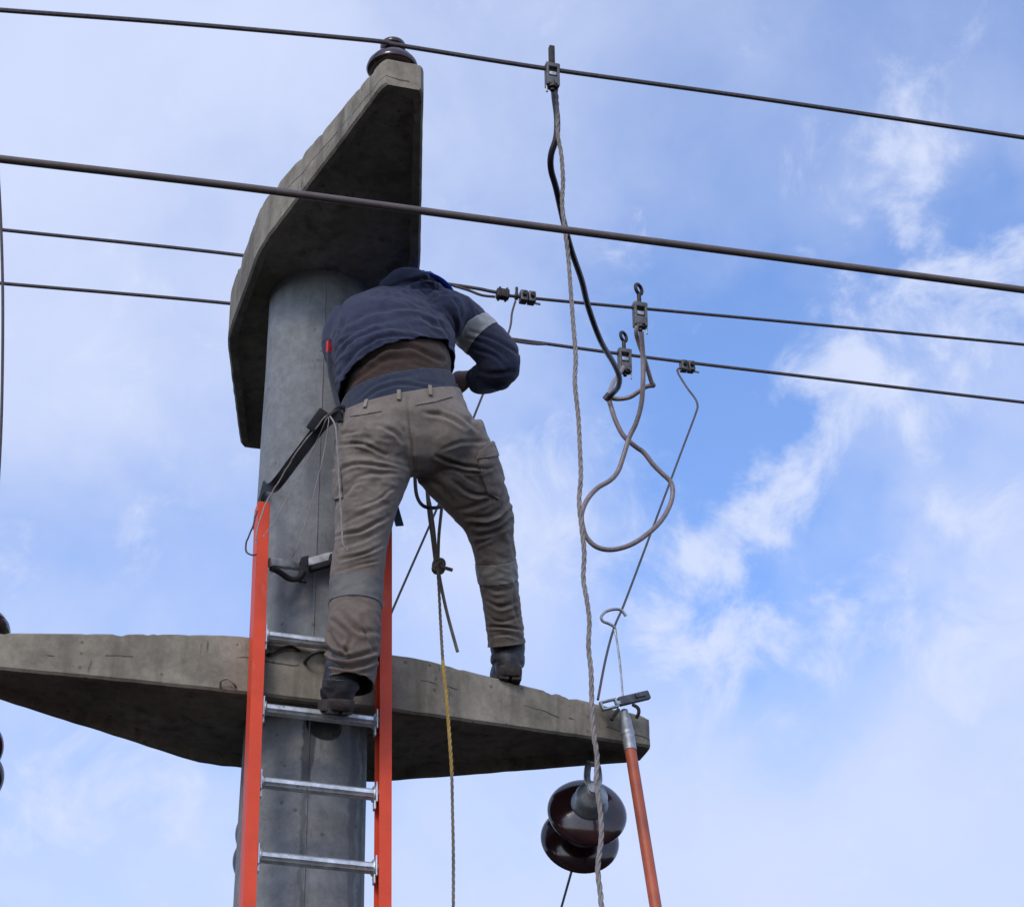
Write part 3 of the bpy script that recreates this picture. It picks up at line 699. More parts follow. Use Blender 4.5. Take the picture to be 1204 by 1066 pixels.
for nm, i0, i1, mm, rr in (('hanging_line', 0, cutp[-1]+1, M['backlitrope'], .0046), ('lit_yellow_length', cutp[-1], cut2[-1]+1, M['yrope'], .0052), ('hanging_line', cut2[-1], len(Q), M['backlitrope'], .0046)):  # one rope: grey ends painted as if backlit, yellow middle as lit
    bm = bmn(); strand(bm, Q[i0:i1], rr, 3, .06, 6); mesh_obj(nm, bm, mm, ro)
rope_part('tail', [(514, 662, 0), (519, 690, 0), (526, 722, 0), (538, 766, 0)], .0052, M['backlitrope'])
rope_part('loop', [(512, 662, 0), (508, 630, .0), (504, 600, .0), (501, 560, .0), (500, 530, .02)], .0052, M['backlitrope'])
rope_part('loop', [(513, 662, -.01), (511, 630, -.02), (507, 600, -.02), (503, 575, -.01), (508, 550, 0), (512, 530, .02)], .0048, M['backlitrope'])
rope_part('loop', [(515, 660, .01), (516, 630, .02), (519, 600, .02), (521, 578, .02), (524, 540, .03)], .0052, M['backlitrope'])
bm = bmn(); P = catmull([at_b(x, y, RB+d) for x, y, d in [(489, 535, .05), (488, 560, .03), (490, 582, 0), (497, 594, -.015), (509, 597, -.02), (522, 594, -.01), (533, 585, .02), (545, 570, .06)]], 8)
tube(bm, P, .0058, 8); mesh_obj('loop', bm, M['blackcable'], ro)
bm = bmn(); kc = at_b(515, 664, RB-.01)
for k in range(4):
    a = k*1.3; tube(bm, catmull([kc+Vector((.015*math.cos(a+t*1.05)+.004*t/6, -.012*math.sin(t), .017*math.sin(a*1.7+t*1.05)-.004)) for t in range(7)], 5), .0058, 8)
tube(bm, catmull([kc, at_b(522, 667, RB-.02), at_b(532, 670, RB-.02)], 5), .0058, 8)
mesh_obj('knot', bm, M['backlitrope'], ro)
tag(ro, 'yellow and olive rope knotted in loops, hanging between the worker\'s legs', 'rope')

# ------------------------------------------------------------------ hot stick with grey head
HB = -.16
root = empty('hot_stick', at_b(770, 1066, HB-.3))
ha = at_b(741, 880, HB); hb = at_b(771, 1066, HB-.16); hd = (hb-ha).normalized()
length = (ha.z-.02)/-hd.z
bm = bmn(); tube(bm, [ha+hd*(length*t/20) for t in range(21)], .0172, 20); mesh_obj('tube', bm, M['hotstick'], root)
bm = bmn(); hs_ = -hd
L0 = (at_b(736, 833, HB+.03)-ha).length
lathe(bm, ha-hs_*.01, hs_, [(0, 0), (.019, 0), (.0195, .05), (.0175, .06), (.0205, .066), (.0205, .074), (.0185, .078), (.0175, L0*.8), (.013, L0*.95), (.012, L0+.01), (0, L0+.01)], 24)
mesh_obj('ferrule', bm, M['galv'], root, sharp=30)
ht = ha+hs_*L0
bm = bmn()
e0, e1 = at_b(706, 829, HB+.02), at_b(757, 817, HB+.03); eax = (e1-e0).normalized(); efr = BX; eup = eax.cross(efr) if eax.cross(efr).z > 0 else -eax.cross(efr)
mid_ = at_b(734, 826, HB+.02)
box(bm, (mid_+e1)/2+eup*.002, eax, efr, eup, (e1-mid_).length+.03, .02, .028, bev=.005)
box(bm, (mid_+e1)/2+eup*.004-efr*.012+eax*.02, eax, efr, eup, .035, .010, .014, bev=.002)
mesh_obj('head_bar', bm, M['darkalloy'], root)
bm = bmn(); q0 = at_b(707, 829.5, HB+.02); q1 = at_b(725, 826.5, HB+.02); cq = (q0+q1)/2; s_ = (q1-q0).length
for k in (-1, 1): box(bm, cq+eup*k*.012, eax, efr, eup, s_, .016, .006, bev=.002)
for k in (-1, 1): box(bm, cq+eax*k*s_*.5, eax, efr, eup, .007, .016, .030, bev=.002)
box(bm, at_b(729, 826, HB+.02), eax, efr, eup, .03, .014, .012, bev=.002)
mesh_obj('buckle', bm, M['galv'], root)
bm = bmn()
tube(bm, catmull([at_b(727, 834, HB+.01), at_b(724, 838, HB), at_b(721, 842, HB), at_b(719, 846, HB)], 4), .006, 8)
mesh_obj('strap', bm, M['rubber'], root); bm = bmn()
tube(bm, catmull([at_b(744, 828, HB), at_b(750, 832, HB-.01), at_b(751, 838, HB-.01), at_b(748, 844, HB)], 5), .0055, 8)
mesh_obj('strap', bm, M['rubber'], root)
bm = bmn(); tube(bm, catmull([at_b(733, 826, HB+.02), at_b(729, 780, HB+.05), at_b(724, 745, HB+.08), at_b(722, 737, HB+.08), at_b(716, 733, HB+.08), at_b(709, 730, HB+.08), at_b(707, 725, HB+.08), at_b(712, 719, HB+.08), at_b(722, 716, HB+.08), at_b(730, 717, HB+.08), at_b(736, 724, HB+.08)], 7), [.0032]*7+[.0034]*7+[.0048]*57, 8)
mesh_obj('wire_hook', bm, M['galv'], root)
tag(root, 'orange-brown hot stick with grey metal head leaning on crossarm end', 'hot stick')

# ------------------------------------------------------------------ thin slack wire at the picture's far side (runs between the arms' ends)
bm = bmn(); P = catmull([at_b(-6, 150, -.4), at_b(0, 240, -.35), at_b(3, 330, -.3), at_b(3, 420, -.25), at_b(1, 510, -.2), at_b(-4, 590, -.15), at_b(-14, 660, -.1), at_b(-28, 712, 0)], 8)
tube(bm, P, .0045, 8); o = mesh_obj('slack_wire', bm, M['wire']); tag(o, 'thin slack vertical wire dropping to the insulator away from ladder', 'wire')
# ------------------------------------------------------------------ the worker
DB = -.12
def ab(px, py, b): return at_b(px, py, b+DB)
def SB(rings): return [(r[0], r[1], r[2]+DB, *r[3:]) for r in rings]
def mpx(P): return (P-CAM).dot(FW)/F_PX          # metres per pixel at a point
def loft(bm, rings, lat=None, n=28, ex=2.3, caps=True):
    """rings: (px, py, b, half width in px, half depth in m or None)"""
    P = [at_b(r[0], r[1], r[2]) for r in rings]; out = []
    T = [(P[min(i+1, len(P)-1)]-P[max(i-1, 0)]).normalized() for i in range(len(P))]
    a_prev = None
    for p, t, r in zip(P, T, rings):
        l = Vector(lat) if lat is not None else AX
        a = (l-t*l.dot(t)).normalized(); b = t.cross(a)
        w = r[3]*mpx(p); d = r[4] if len(r) > 4 and r[4] else w
        ring = []
        for k in range(n):
            th = 2*math.pi*k/n; c, s = math.cos(th), math.sin(th)
            ring.append(bm.verts.new(p + a*w*math.copysign(abs(c)**(2/ex), c) + b*d*math.copysign(abs(s)**(2/ex), s)))
        out.append(ring)
    for r0, r1 in zip(out, out[1:]):
        for k in range(n): bm.faces.new((r0[k], r0[(k+1) % n], r1[(k+1) % n], r1[k]))
    if caps: bm.faces.new(out[0][::-1]); bm.faces.new(out[-1])
def arm_tube(bm, rings, k=1.0, n=20):
    P = [ab(*r[:3]) for r in rings]; rad = [r[3]*mpx(p)*k for r, p in zip(rings, P)]
    Q = catmull(P, 4); rr = []
    for i in range(len(rad)-1): rr += [rad[i]+(rad[i+1]-rad[i])*t/4 for t in range(4)]
    tube(bm, Q, rr+[rad[-1]], n)
def ellipsoid(bm, c, axes, radii, n=24, m=16):
    g = bmesh.ops.create_uvsphere(bm, u_segments=n, v_segments=m, radius=1.0)
    Mx = Matrix((axes[0]*radii[0], axes[1]*radii[1], axes[2]*radii[2])).transposed()
    for v in g['verts']: v.co = Mx @ v.co + Vector(c)
def solid(bm, voxel, it=6, fac=.5):
    """union of overlapping closed lofts as one skin"""
    bmesh.ops.recalc_face_normals(bm, faces=bm.faces[:])
    me = bpy.data.meshes.new('tmp'); bm.to_mesh(me); bm.free()
    o = bpy.data.objects.new('tmp', me); COL.objects.link(o)
    r = o.modifiers.new('r', 'REMESH'); r.mode = 'VOXEL'; r.voxel_size = voxel; r.adaptivity = 0
    if it: s = o.modifiers.new('s', 'SMOOTH'); s.factor = fac; s.iterations = it
    bpy.context.view_layer.update()
    m2 = bpy.data.meshes.new_from_object(o.evaluated_get(bpy.context.evaluated_depsgraph_get()))
    bpy.data.objects.remove(o); bpy.data.meshes.remove(me); return m2
def mesh_np(me):
    co = np.empty(len(me.vertices)*3, np.float32); me.vertices.foreach_get('co', co)
    no = np.empty(len(me.vertices)*3, np.float32); me.vertices.foreach_get('normal', no)
    return co.reshape(-1, 3).astype(float), no.reshape(-1, 3).astype(float)
def proj_np(co):
    q = co-np.array(CAM); z = q@np.array(FW)
    return np.stack([W/2+F_PX*(q@np.array(RT))/z, H/2-F_PX*(q@np.array(UP))/z], 1)
def seg_dist(p, a, b):
    d = b-a; L2 = (d@d)+1e-9; t = np.clip(((p-a)@d)/L2, 0, 1); c = a+t[:, None]*d
    v = p-c; n = np.array([-d[1], d[0]])/math.sqrt(L2)
    return np.hypot(v[:, 0], v[:, 1]), v@n, t
def fold(me, creases, wr=.0012, wscale=18, big=.003, crumple=0.0, cs=13):
    """press cloth creases into a garment: every crease is a valley with a ridge beside it"""
    co, no = mesh_np(me); p = proj_np(co); disp = np.zeros(len(co))
    wp = np.array([noise.noise_vector(Vector(v)*9)*3.2 + noise.noise_vector(Vector(v)*27)*1.1 for v in co]); p = p + wp[:, :2]
    for ci, (pts, depth, width) in enumerate(creases):
        pts = [np.array(q, float) for q in pts]
        # resample
        fine = [np.array(v[:2]) for v in catmull([Vector((q[0], q[1], 0)) for q in pts], 5)]
        best = np.full(len(co), 1e9); sgn = np.zeros(len(co)); tt = np.zeros(len(co)); n = len(fine)-1
        for i in range(n):
            d, s, t = seg_dist(p, fine[i], fine[i+1]); k = d < best
            best[k] = d[k]; sgn[k] = s[k]; tt[k] = (i+t[k])/n
        env = np.clip(np.sin(np.pi*np.clip(tt*.92+.04, 0, 1)), 0, 1)**.6
        m_ = np.array([.35+.65*abs(math.sin(ci*1.7)) + .55*noise.noise(Vector((k*2.6, ci*3.3, 0))) for k in np.linspace(0, 1, 33)])
        env = env*np.interp(tt, np.linspace(0, 1, 33), m_)
        s_ = np.where(sgn >= 0, best, -best); width = width*(.75+.5*abs(math.sin(ci*2.9)))
        disp += env*depth*(-np.exp(-(s_/width)**2) + .75*np.exp(-((s_-1.7*width)/(1.1*width))**2) + .35*np.exp(-((s_+2.0*width)/(1.3*width))**2))
    nz = np.array([noise.noise(Vector(v)*wscale) + .5*noise.noise(Vector(v)*wscale*2.3) for v in co])
    nb = np.array([noise.noise(Vector((v[0], v[1], v[2]*1.6))*6+Vector((3, 9, 1))) for v in co])
    if crumple:      # sharp little ridges where the cloth is crushed
        def rid(v, s): return .42-abs(noise.noise(Vector((v[0]*s, v[1]*s, v[2]*s*1.9))+Vector(noise.noise_vector(Vector(v)*7))*.9))
        cr_ = np.array([rid(v, cs)+.5*rid(v+3.1, cs*2.1) for v in co]); msk = np.array([.45+.9*noise.noise(Vector(v)*4.5+Vector((7, 2, 5))) for v in co])
        disp = disp + crumple*cr_*np.clip(msk, .12, 1)
    co2 = co + no*(disp + wr*nz + big*nb)[:, None]
    me.vertices.foreach_set('co', co2.astype(np.float32).ravel()); me.update()
def cut_plane(me, P, n):
    """drop everything on the side of plane n points to"""
    bm = bmn(); bm.from_mesh(me)
    bmesh.ops.bisect_plane(bm, geom=bm.verts[:]+bm.edges[:]+bm.faces[:], plane_co=P, plane_no=n, clear_outer=True, clear_inner=False)
    bm.to_mesh(me); bm.free(); me.update()
def cut_local(me, P, n, rad):
    """same, only for what lies within rad of P (one trouser leg)"""
    bm = bmn(); bm.from_mesh(me)
    g = [f for f in bm.faces if (f.calc_center_median()-P).length < rad]
    geom = list({v for f in g for v in f.verts})+list({e for f in g for e in f.edges})+g
    bmesh.ops.bisect_plane(bm, geom=geom, plane_co=P, plane_no=n)
    dl = [f for f in bm.faces if (f.calc_center_median()-P).length < rad and (f.calc_center_median()-P).dot(n) > 0]
    bmesh.ops.delete(bm, geom=dl, context='FACES'); bm.to_mesh(me); bm.free(); me.update()
def thicken(me, th, offset=-1):
    """give an open cloth shell real thickness"""
    o = bpy.data.objects.new('tmp', me); COL.objects.link(o)
    s = o.modifiers.new('s', 'SOLIDIFY'); s.thickness = th; s.offset = offset; s.use_even_offset = False
    bpy.context.view_layer.update()
    m2 = bpy.data.meshes.new_from_object(o.evaluated_get(bpy.context.evaluated_depsgraph_get()))
    bpy.data.objects.remove(o); return m2
def patch(me, test, lift, th):
    """a panel of cloth lying on a garment: the faces that pass test, lifted and given thickness"""
    bm = bmn(); bm.from_mesh(me); bm.normal_update()
    dl = [f for f in bm.faces if not test(f.calc_center_median(), f.normal)]
    bmesh.ops.delete(bm, geom=dl, context='FACES')
    nn = {v: v.normal.copy() for v in bm.verts}
    for v, n in nn.items(): v.co += n*lift
    m2 = bpy.data.meshes.new('patch'); bm.to_mesh(m2); bm.free()
    return thicken(m2, th, offset=1)
def clean_patch(me, planes, keep, lift, th):
    bm = bmn(); bm.from_mesh(me)
    dl = [f for f in bm.faces if not keep(f.calc_center_median(), f.normal)]
    bmesh.ops.delete(bm, geom=dl, context='FACES')
    for P, n in planes:
        bmesh.ops.bisect_plane(bm, geom=bm.verts[:]+bm.edges[:]+bm.faces[:], plane_co=P, plane_no=n, clear_outer=True)
    bm.normal_update()
    for v in bm.verts: v.co += v.normal*lift
    m2 = bpy.data.meshes.new('patch'); bm.to_mesh(m2); bm.free(); return thicken(m2, th, offset=1)
def poly_patch(me, poly, lift, th):
    cx = sum(q[0] for q in poly)/len(poly); cy = sum(q[1] for q in poly)/len(poly); pl = []
    mid = ray(cx, cy)
    for a, b in zip(poly, poly[1:]+poly[:1]):
        n = ray(*a).cross(ray(*b)).normalized()
        if n.dot(mid) > 0: n = -n
        pl.append((CAM, n))
    return clean_patch(me, pl, lambda c, n: n.dot(FW) < .15, lift, th)
def band_patch(me, P, t, h, rad, lift, th):
    return clean_patch(me, [(P+t*h, t), (P-t*h, -t)], lambda c, n: (c-P).length < rad, lift, th)
def on_surface(me, px, py):
    co, no = mesh_np(me); q = proj_np(co); d = np.hypot(q[:, 0]-px, q[:, 1]-py)+1e3*((no@np.array(FW)) > -.1)
    i = int(d.argmin()); return Vector(co[i]), Vector(no[i])
def in_poly(x, y, poly):
    c = False; j = len(poly)-1
    for i in range(len(poly)):
        if (poly[i][1] > y) != (poly[j][1] > y) and x < (poly[j][0]-poly[i][0])*(y-poly[i][1])/(poly[j][1]-poly[i][1])+poly[i][0]: c = not c
        j = i
    return c
def poly_test(poly):
    return lambda c, n: n.dot(FW) < .1 and in_poly(*proj(c), poly)
def cloth_mat(name, col, col2, rough=.85, weave=900, dirt=None):
    m = mat(name, col, rough, col2=col2, vscale=7, spec=.2, sheen=.15); t = m.node_tree; b = t.nodes['Principled BSDF']
    g = N(t, 'ShaderNodeTexCoord')
    w = N(t, 'ShaderNodeTexNoise', Scale=float(weave), Detail=2.0); L(t, g.outputs['Object'], w.inputs['Vector'])
    w2 = N(t, 'ShaderNodeTexNoise', Scale=45.0, Detail=5.0, Roughness=.65); L(t, g.outputs['Object'], w2.inputs['Vector'])
    h = mth(t, 'MULTIPLY_ADD', w2.outputs['Fac'], 1.3, w.outputs['Fac'])
    bp = N(t, 'ShaderNodeBump', Strength=.5, Distance=.0035); L(t, h, bp.inputs['Height']); L(t, bp.outputs[0], b.inputs['Normal'])
    src = b.inputs['Base Color'].links[0].from_socket
    mxx = N(t, 'ShaderNodeMix', _data_type='RGBA', _blend_type='MULTIPLY'); mxx.inputs[0].default_value = .5
    rr = N(t, 'ShaderNodeMapRange', i1=.3, i2=.7, i3=.7, i4=1.25); L(t, w2.outputs['Fac'], rr.inputs[0])
    L(t, src, mxx.inputs[6]); L(t, rr.outputs[0], mxx.inputs[7]); out = mxx.outputs[2]
    if dirt:     # mud and dust worn into the cloth below a height
        z0, z1, dc = dirt
        sp = N(t, 'ShaderNodeSeparateXYZ'); L(t, g.outputs['Object'], sp.inputs[0])
        dn = N(t, 'ShaderNodeTexNoise', Scale=11.0, Detail=5.0, Roughness=.6); L(t, g.outputs['Object'], dn.inputs['Vector'])
        zz = mth(t, 'MULTIPLY_ADD', dn.outputs['Fac'], .3, sp.outputs[2])
        dm = N(t, 'ShaderNodeMapRange', i1=z0+.15, i2=z1+.15, i3=.7, i4=0.0); L(t, zz, dm.inputs[0])
        md_ = N(t, 'ShaderNodeMix', _data_type='RGBA'); L(t, dm.outputs[0], md_.inputs[0]); L(t, out, md_.inputs[6]); md_.inputs[7].default_value = (*dc, 1); out = md_.outputs[2]
    L(t, out, b.inputs['Base Color']); return m
M['khaki'] = cloth_mat('khaki_work_cloth', (.198, .160, .132), (.248, .205, .170), dirt=(4.72, 5.02, (.12, .085, .066)))
M['navy'] = cloth_mat('navy_jersey', (.031, .035, .068), (.045, .050, .090))
M['navy2'] = cloth_mat('blue_shirt_cloth', (.030, .037, .060), (.042, .05, .078))
M['brown'] = cloth_mat('brown_fleece', (.042, .025, .019), (.066, .040, .030), weave=300)
M['tape2'] = mat('worn_reflective_tape', (.27, .24, .205), .65, var=.15, vscale=30, bump=.2, bscale=160)
M['khaki2'] = mat('pale_khaki_webbing', (.23, .195, .15), .85, var=.2, bump=.2, bscale=300)
M['tape'] = mat('grey_reflective_tape', (.135, .128, .116), .7, var=.12, vscale=30, bump=.2, bscale=160)
M['tapew'] = mat('pale_reflective_tape', (.42, .41, .38), .5, var=.12, vscale=30, bump=.2, bscale=160)
M['boot'] = mat('dark_blue_grey_boot_leather', (.026, .029, .037), .6, var=.35, vscale=30, bump=.4, bscale=70)
M['boot2'] = mat('scuffed_boot_leather', (.034, .032, .036), .55, var=.5, vscale=25, bump=.4, bscale=60)
M['sole'] = mat('muddy_boot_sole', (.055, .042, .037), .95, var=.5, vscale=40, bump=.8, bscale=60)
M['skin'] = mat('tanned_skin', (.20, .10, .07), .55, var=.12, vscale=40, bump=.15, bscale=200)
M['helmet'] = mat('blue_helmet_plastic', (.025, .12, .78), .3, var=.05, spec=.5)
M['red'] = mat('red_webbing', (.55, .02, .03), .6, var=.15)
M['hair'] = mat('dark_hair', (.015, .012, .011), .7, var=.3, vscale=80, bump=.6, bscale=150)

PANTS_TOP = SB([(470, 448, -.385, 67, .122), (472, 466, -.39, 70, .127), (474, 487, -.395, 76, .137), (479, 509, -.40, 82, .145), (482, 530, -.395, 76, .128), (483, 546, -.385, 54, .105), (484, 557, -.375, 26, .07)])
PANTS_L = [(441, 515, -.515, 47, .112), (437, 558, -.51, 44, .102), (430, 600, -.495, 35, .088), (425, 640, -.48, 30, .08), (419.5, 680, -.465, 30.5, .077), (417, 720, -.462, 30.5, .075), (415, 760, -.47, 31, .078), (410.5, 812, -.482, 28, .070)]
PANTS_R = [(521, 515, -.51, 51, .116), (541, 555, -.475, 46, .102), (561, 588, -.42, 36, .088), (575, 613, -.375, 29, .08), (580, 640, -.335, 24.5, .073), (583, 665, -.30, 22.5, .070), (588, 700, -.245, 21.5, .068), (592, 730, -.20, 21, .068), (597, 772, -.155, 22, .07)]
JK = SB([(468, 470, -.385, 72, .135), (463, 440, -.37, 74.5, .138), (460, 418, -.35, 75, .142), (461, 402, -.335, 74, .140), (464, 390, -.31, 70, .128), (470, 379, -.285, 56, .108), (478, 369, -.26, 38, .085)])
LEGL = Vector((1, 0, 0))
# --- body: one continuous skin from head to feet (mostly under the clothes)
def sh(rings, k, kd=None): return [(r[0], r[1], r[2], r[3]*k, (r[4]*(kd or k) if len(r) > 4 and r[4] else None)) for r in rings]
TORSO = SB([(470, 505, -.40, 66, .125), (470, 470, -.39, 63, .115)]) + sh(JK[1:], .88)
ARM_UP = [(516, 366, -.32, 26), (535, 371, -.29, 26), (560, 391, -.245, 25), (582, 413, -.25, 24.5), (591, 426, -.25, 23)]
ARM_FORE = [(592, 428, -.25, 23), (584, 437, -.21, 21.5), (572, 443, -.15, 19), (560, 446, -.10, 17)]
SLEEVE_L = [(414, 376, -.33, 25), (407, 386, -.325, 26), (403, 402, -.31, 25), (410, 424, -.28, 24), (430, 438, -.24, 21), (468, 444, -.19, 18), (500, 446, -.14, 15)]
bm = bmn()
loft(bm, sh(TORSO, .86)); loft(bm, sh(PANTS_TOP, .84)); loft(bm, sh(PANTS_L[:-1], .70), LEGL); loft(bm, sh(PANTS_R[:-1], .72), LEGL)
up_arm = Vector((1, -.1, .9)).normalized()
arm_tube(bm, ARM_UP, .66); arm_tube(bm, ARM_FORE, .66); arm_tube(bm, SLEEVE_L, .66)
HEAD = ab(492, 366, -.15)
hd_up = (ZX*.80+BX*.60).normalized(); hd_fw = (BX*.80-ZX*.60).normalized(); hd_rt = hd_fw.cross(hd_up)
ellipsoid(bm, HEAD, (hd_rt, hd_fw, hd_up), (.076, .094, .112))
ellipsoid(bm, HEAD+hd_fw*.03-hd_up*.06, (hd_rt, hd_fw, hd_up), (.058, .062, .058))       # jaw
ellipsoid(bm, HEAD+hd_fw*.098-hd_up*.022, (hd_rt, hd_fw, hd_up), (.014, .020, .026))     # nose
ellipsoid(bm, HEAD+hd_fw*.082+hd_up*.022, (hd_rt, hd_fw, hd_up), (.05, .016, .012))      # brow
ellipsoid(bm, HEAD+hd_fw*.088-hd_up*.062, (hd_rt, hd_fw, hd_up), (.022, .012, .007)); ellipsoid(bm, HEAD+hd_fw*.085-hd_up*.075, (hd_rt, hd_fw, hd_up), (.020, .012, .007))   # lips
for k in (-1, 1): ellipsoid(bm, HEAD+hd_rt*k*.078-hd_up*.012, (hd_fw, hd_rt, hd_up), (.022, .010, .034))    # ears
tube(bm, catmull([ab(476, 378, -.26), HEAD-hd_up*.11-hd_fw*.02, HEAD-hd_up*.04-hd_fw*.01], 5), .05, 18)  # neck
def hand(wr, fdir, pdir, side):
    """wr: wrist, fdir: along the fingers, pdir: way the palm faces, side: +1 thumb on sdir"""
    s = fdir.cross(pdir).normalized()*side
    ellipsoid(bm, wr+fdir*.045, (s, fdir, pdir), (.040, .055, .017))
    ellipsoid(bm, wr+fdir*.075, (s, fdir, pdir), (.041, .028, .015))
    for i, (off, ln) in enumerate(((.032, .072), (.011, .080), (-.011, .075), (-.031, .060))):
        b0 = wr+fdir*.085+s*off; pts = [b0]; d = fdir.copy(); ang = 0
        for k, fr_ in enumerate((.42, .32, .26)):
            ang += R((38, 55, 45)[k]); dd = fdir*math.cos(ang)+pdir*math.sin(ang); pts.append(pts[-1]+dd*ln*fr_*1.05)
        tube(bm, catmull(pts, 4), [.0092]*5+[.0085]*4+[.0075]*4, 10)
    t0 = wr+fdir*.03+s*.034
    tube(bm, catmull([t0, t0+fdir*.026+s*.018+pdir*.012, t0+fdir*.048+s*.016+pdir*.032, t0+fdir*.062+s*.004+pdir*.046], 4), [.013]*5+[.011]*4+[.0085]*4, 10)
WR = ab(561, 446, -.10); fdR = (ab(543, 446, -.065)-WR).normalized()
hand(WR, fdR, (-ZX*.1+BX*.95-fdR*(-ZX*.1+BX*.95).dot(fdR)).normalized(), 1)
WL = ab(503, 446, -.135); fdL = (ab(520, 444, -.09)-WL).normalized()
hand(WL, fdL, (-ZX*.5+BX*.85-fdL*(-ZX*.5+BX*.85).dot(fdL)).normalized(), -1)
# boots' positions
rung_c = l_pt(l_us(at_l(394, 838, .029))[0], RUNG_FOOT, .029)
fdl = Vector((-.13, .88, .40)).normalized(); fdr = (BX*.97+AX*.12).normalized()
ank_r = at_b(596, 772, -.145); heel_r = Vector((ank_r.x, ank_r.y, ZL+.004)) - fdr*.06
ul = (ZX-fdl*fdl.z).normalized()
heel_l = rung_c + ul*.016 - fdl*.185
for hl, fd, u_ in ((heel_l, fdl, ul), (heel_r, fdr, ZX)):
    ellipsoid(bm, hl+fd*.12+u_*.045, (fd, u_.cross(fd), u_), (.105, .028, .02)); ellipsoid(bm, hl+fd*.05+u_*.06, (fd, u_.cross(fd), u_), (.036, .026, .04))
tube(bm, catmull([at_b(415, 765, -.47), at_b(409, 790, -.475), heel_l+fdl*.05+ul*.07], 4), .033, 14)
tube(bm, catmull([at_b(594, 738, -.19), ank_r, heel_r+fdr*.05+ZX*.06], 4), .031, 14)
body_me = solid(bm, .0055, 3)
person = me_obj('person', body_me, M['skin'], sharp=0)
tag(person, 'worker seen from behind in navy hooded jacket and khaki trousers, bending to wires', 'person')
def wear(name, me, m, parent=person, sharp=0): 
    for k in range(len(me.materials)): me.materials.pop()
    return me_obj(name, me, m, parent, sharp=sharp)
# eyes
for k in (-1, 1):
    bm = bmn(); ellipsoid(bm, HEAD+hd_fw*.083+hd_rt*k*.031+hd_up*.002, (hd_rt, hd_fw, hd_up), (.013, .010, .009), 14, 10)
    mesh_obj('eye', bm, mat('eye_white', (.6, .58, .55), .3), person, sharp=0)
bm = bmn(); ellipsoid(bm, HEAD-hd_fw*.012+hd_up*.012, (hd_rt, hd_fw, hd_up), (.083, .094, .110)); mesh_obj('hair', bm, M['hair'], person, sharp=0)

# --- trousers
bm = bmn(); loft(bm, PANTS_TOP); loft(bm, PANTS_L, LEGL); loft(bm, PANTS_R, LEGL)
ellipsoid(bm, ab(447, 512, -.455), (AX, BX, ZX), (.10, .085, .105)); ellipsoid(bm, ab(518, 508, -.455), (AX, BX, ZX), (.10, .085, .105))
pm = solid(bm, .0046, 26)
FP = [([(398, 512), (420, 509), (446, 526)], 6, 3.4), ([(396, 524), (424, 522), (452, 533)], 5, 3), ([(398, 536), (428, 536), (462, 545), (480, 549)], 8, 3.2), ([(400, 551), (432, 546), (474, 552)], 6, 3),
      ([(404, 570), (436, 557), (474, 556)], 5, 3), ([(403, 583), (415, 570), (432, 564)], 4, 2.6), ([(444, 500), (462, 508), (474, 518)], 4, 3), ([(470, 498), (478, 510), (480, 522)], 4, 3),
      ([(500, 485), (524, 490), (548, 503)], 5, 3), ([(520, 480), (545, 491), (560, 506)], 5, 3), ([(486, 558), (512, 568), (534, 588)], 5, 4), ([(520, 528), (545, 520), (572, 520)], 5, 3), ([(512, 536), (540, 547), (576, 549)], 7, 3.2), ([(524, 552), (552, 556), (582, 548)], 5, 3),
      ([(532, 566), (556, 580), (580, 582)], 6, 3.4), ([(530, 548), (556, 566), (578, 571)], 4, 3), ([(540, 598), (556, 594), (590, 582)], 4, 3), ([(548, 606), (574, 606), (597, 590)], 8, 3.2), ([(553, 617), (578, 615), (600, 601)], 9, 3), ([(555, 629), (580, 627), (600, 615)], 7, 3), ([(556, 640), (572, 636), (590, 628)], 4, 2.6),
      ([(479, 470), (484, 505), (486, 552)], 3.5, 2.2),
      ([(400, 618), (430, 603), (466, 586)], 6, 2.8), ([(398, 632), (424, 624), (458, 606)], 7, 2.8), ([(400, 646), (428, 634), (452, 622)], 7, 2.8), ([(400, 659), (424, 652), (452, 640)], 6, 2.8), ([(394, 671), (424, 664), (450, 658)], 6, 2.6), ([(420, 596), (440, 588), (462, 574)], 3, 2.6),
      ([(390, 728), (410, 748), (404, 772)], 10, 3.4), ([(384, 762), (404, 772), (442, 764)], 10, 3.4), ([(386, 778), (414, 784), (444, 774)], 11, 3), ([(388, 790), (410, 790), (440, 788)], 4, 2.6), ([(398, 718), (422, 742), (443, 742)], 8, 3.4), ([(424, 726), (434, 752), (440, 764)], 7, 3), ([(388, 743), (396, 758), (414, 764)], 8, 2.6),
      ([(568, 690), (586, 696), (606, 690)], 4, 2.6), ([(572, 708), (590, 714), (608, 706)], 4, 2.6), ([(571, 722), (588, 732), (612, 724)], 6, 2.6), ([(573, 738), (590, 738), (614, 742)], 6, 2.6), ([(574, 750), (592, 747), (614, 752)], 5, 2.4), ([(604, 700), (606, 725), (612, 745)], 3, 2.4)]
fold(pm, [(c, d*.00145, w*.74) for c, d, w in FP], .0010, 24, .004, crumple=.009, cs=13)
wt = ab(470, 463, -.52); wl = ab(402, 489, -.36); wrr = ab(541, 468, -.33)
wn = (wl-wt).cross(wrr-wt).normalized(); wn = wn if wn.z > 0 else -wn
cut_plane(pm, wt, wn)
cut_local(pm, at_b(413.5, 805, -.478), (at_b(412, 812, -.48)-at_b(414, 785, -.475)+BX*.006).normalized(), .17)
cut_local(pm, at_b(595.5, 758, -.168), (at_b(597, 772, -.155)-at_b(594, 745, -.185)).normalized(), .15)
pshell = pm.copy()
trousers = wear('trousers', thicken(pm, .0035), M['khaki'])
def band(P0_, t, h):
    def f(c, n): d = (c-P0_).dot(t); return abs(d) < h and (c-P0_).length < .13
    return f
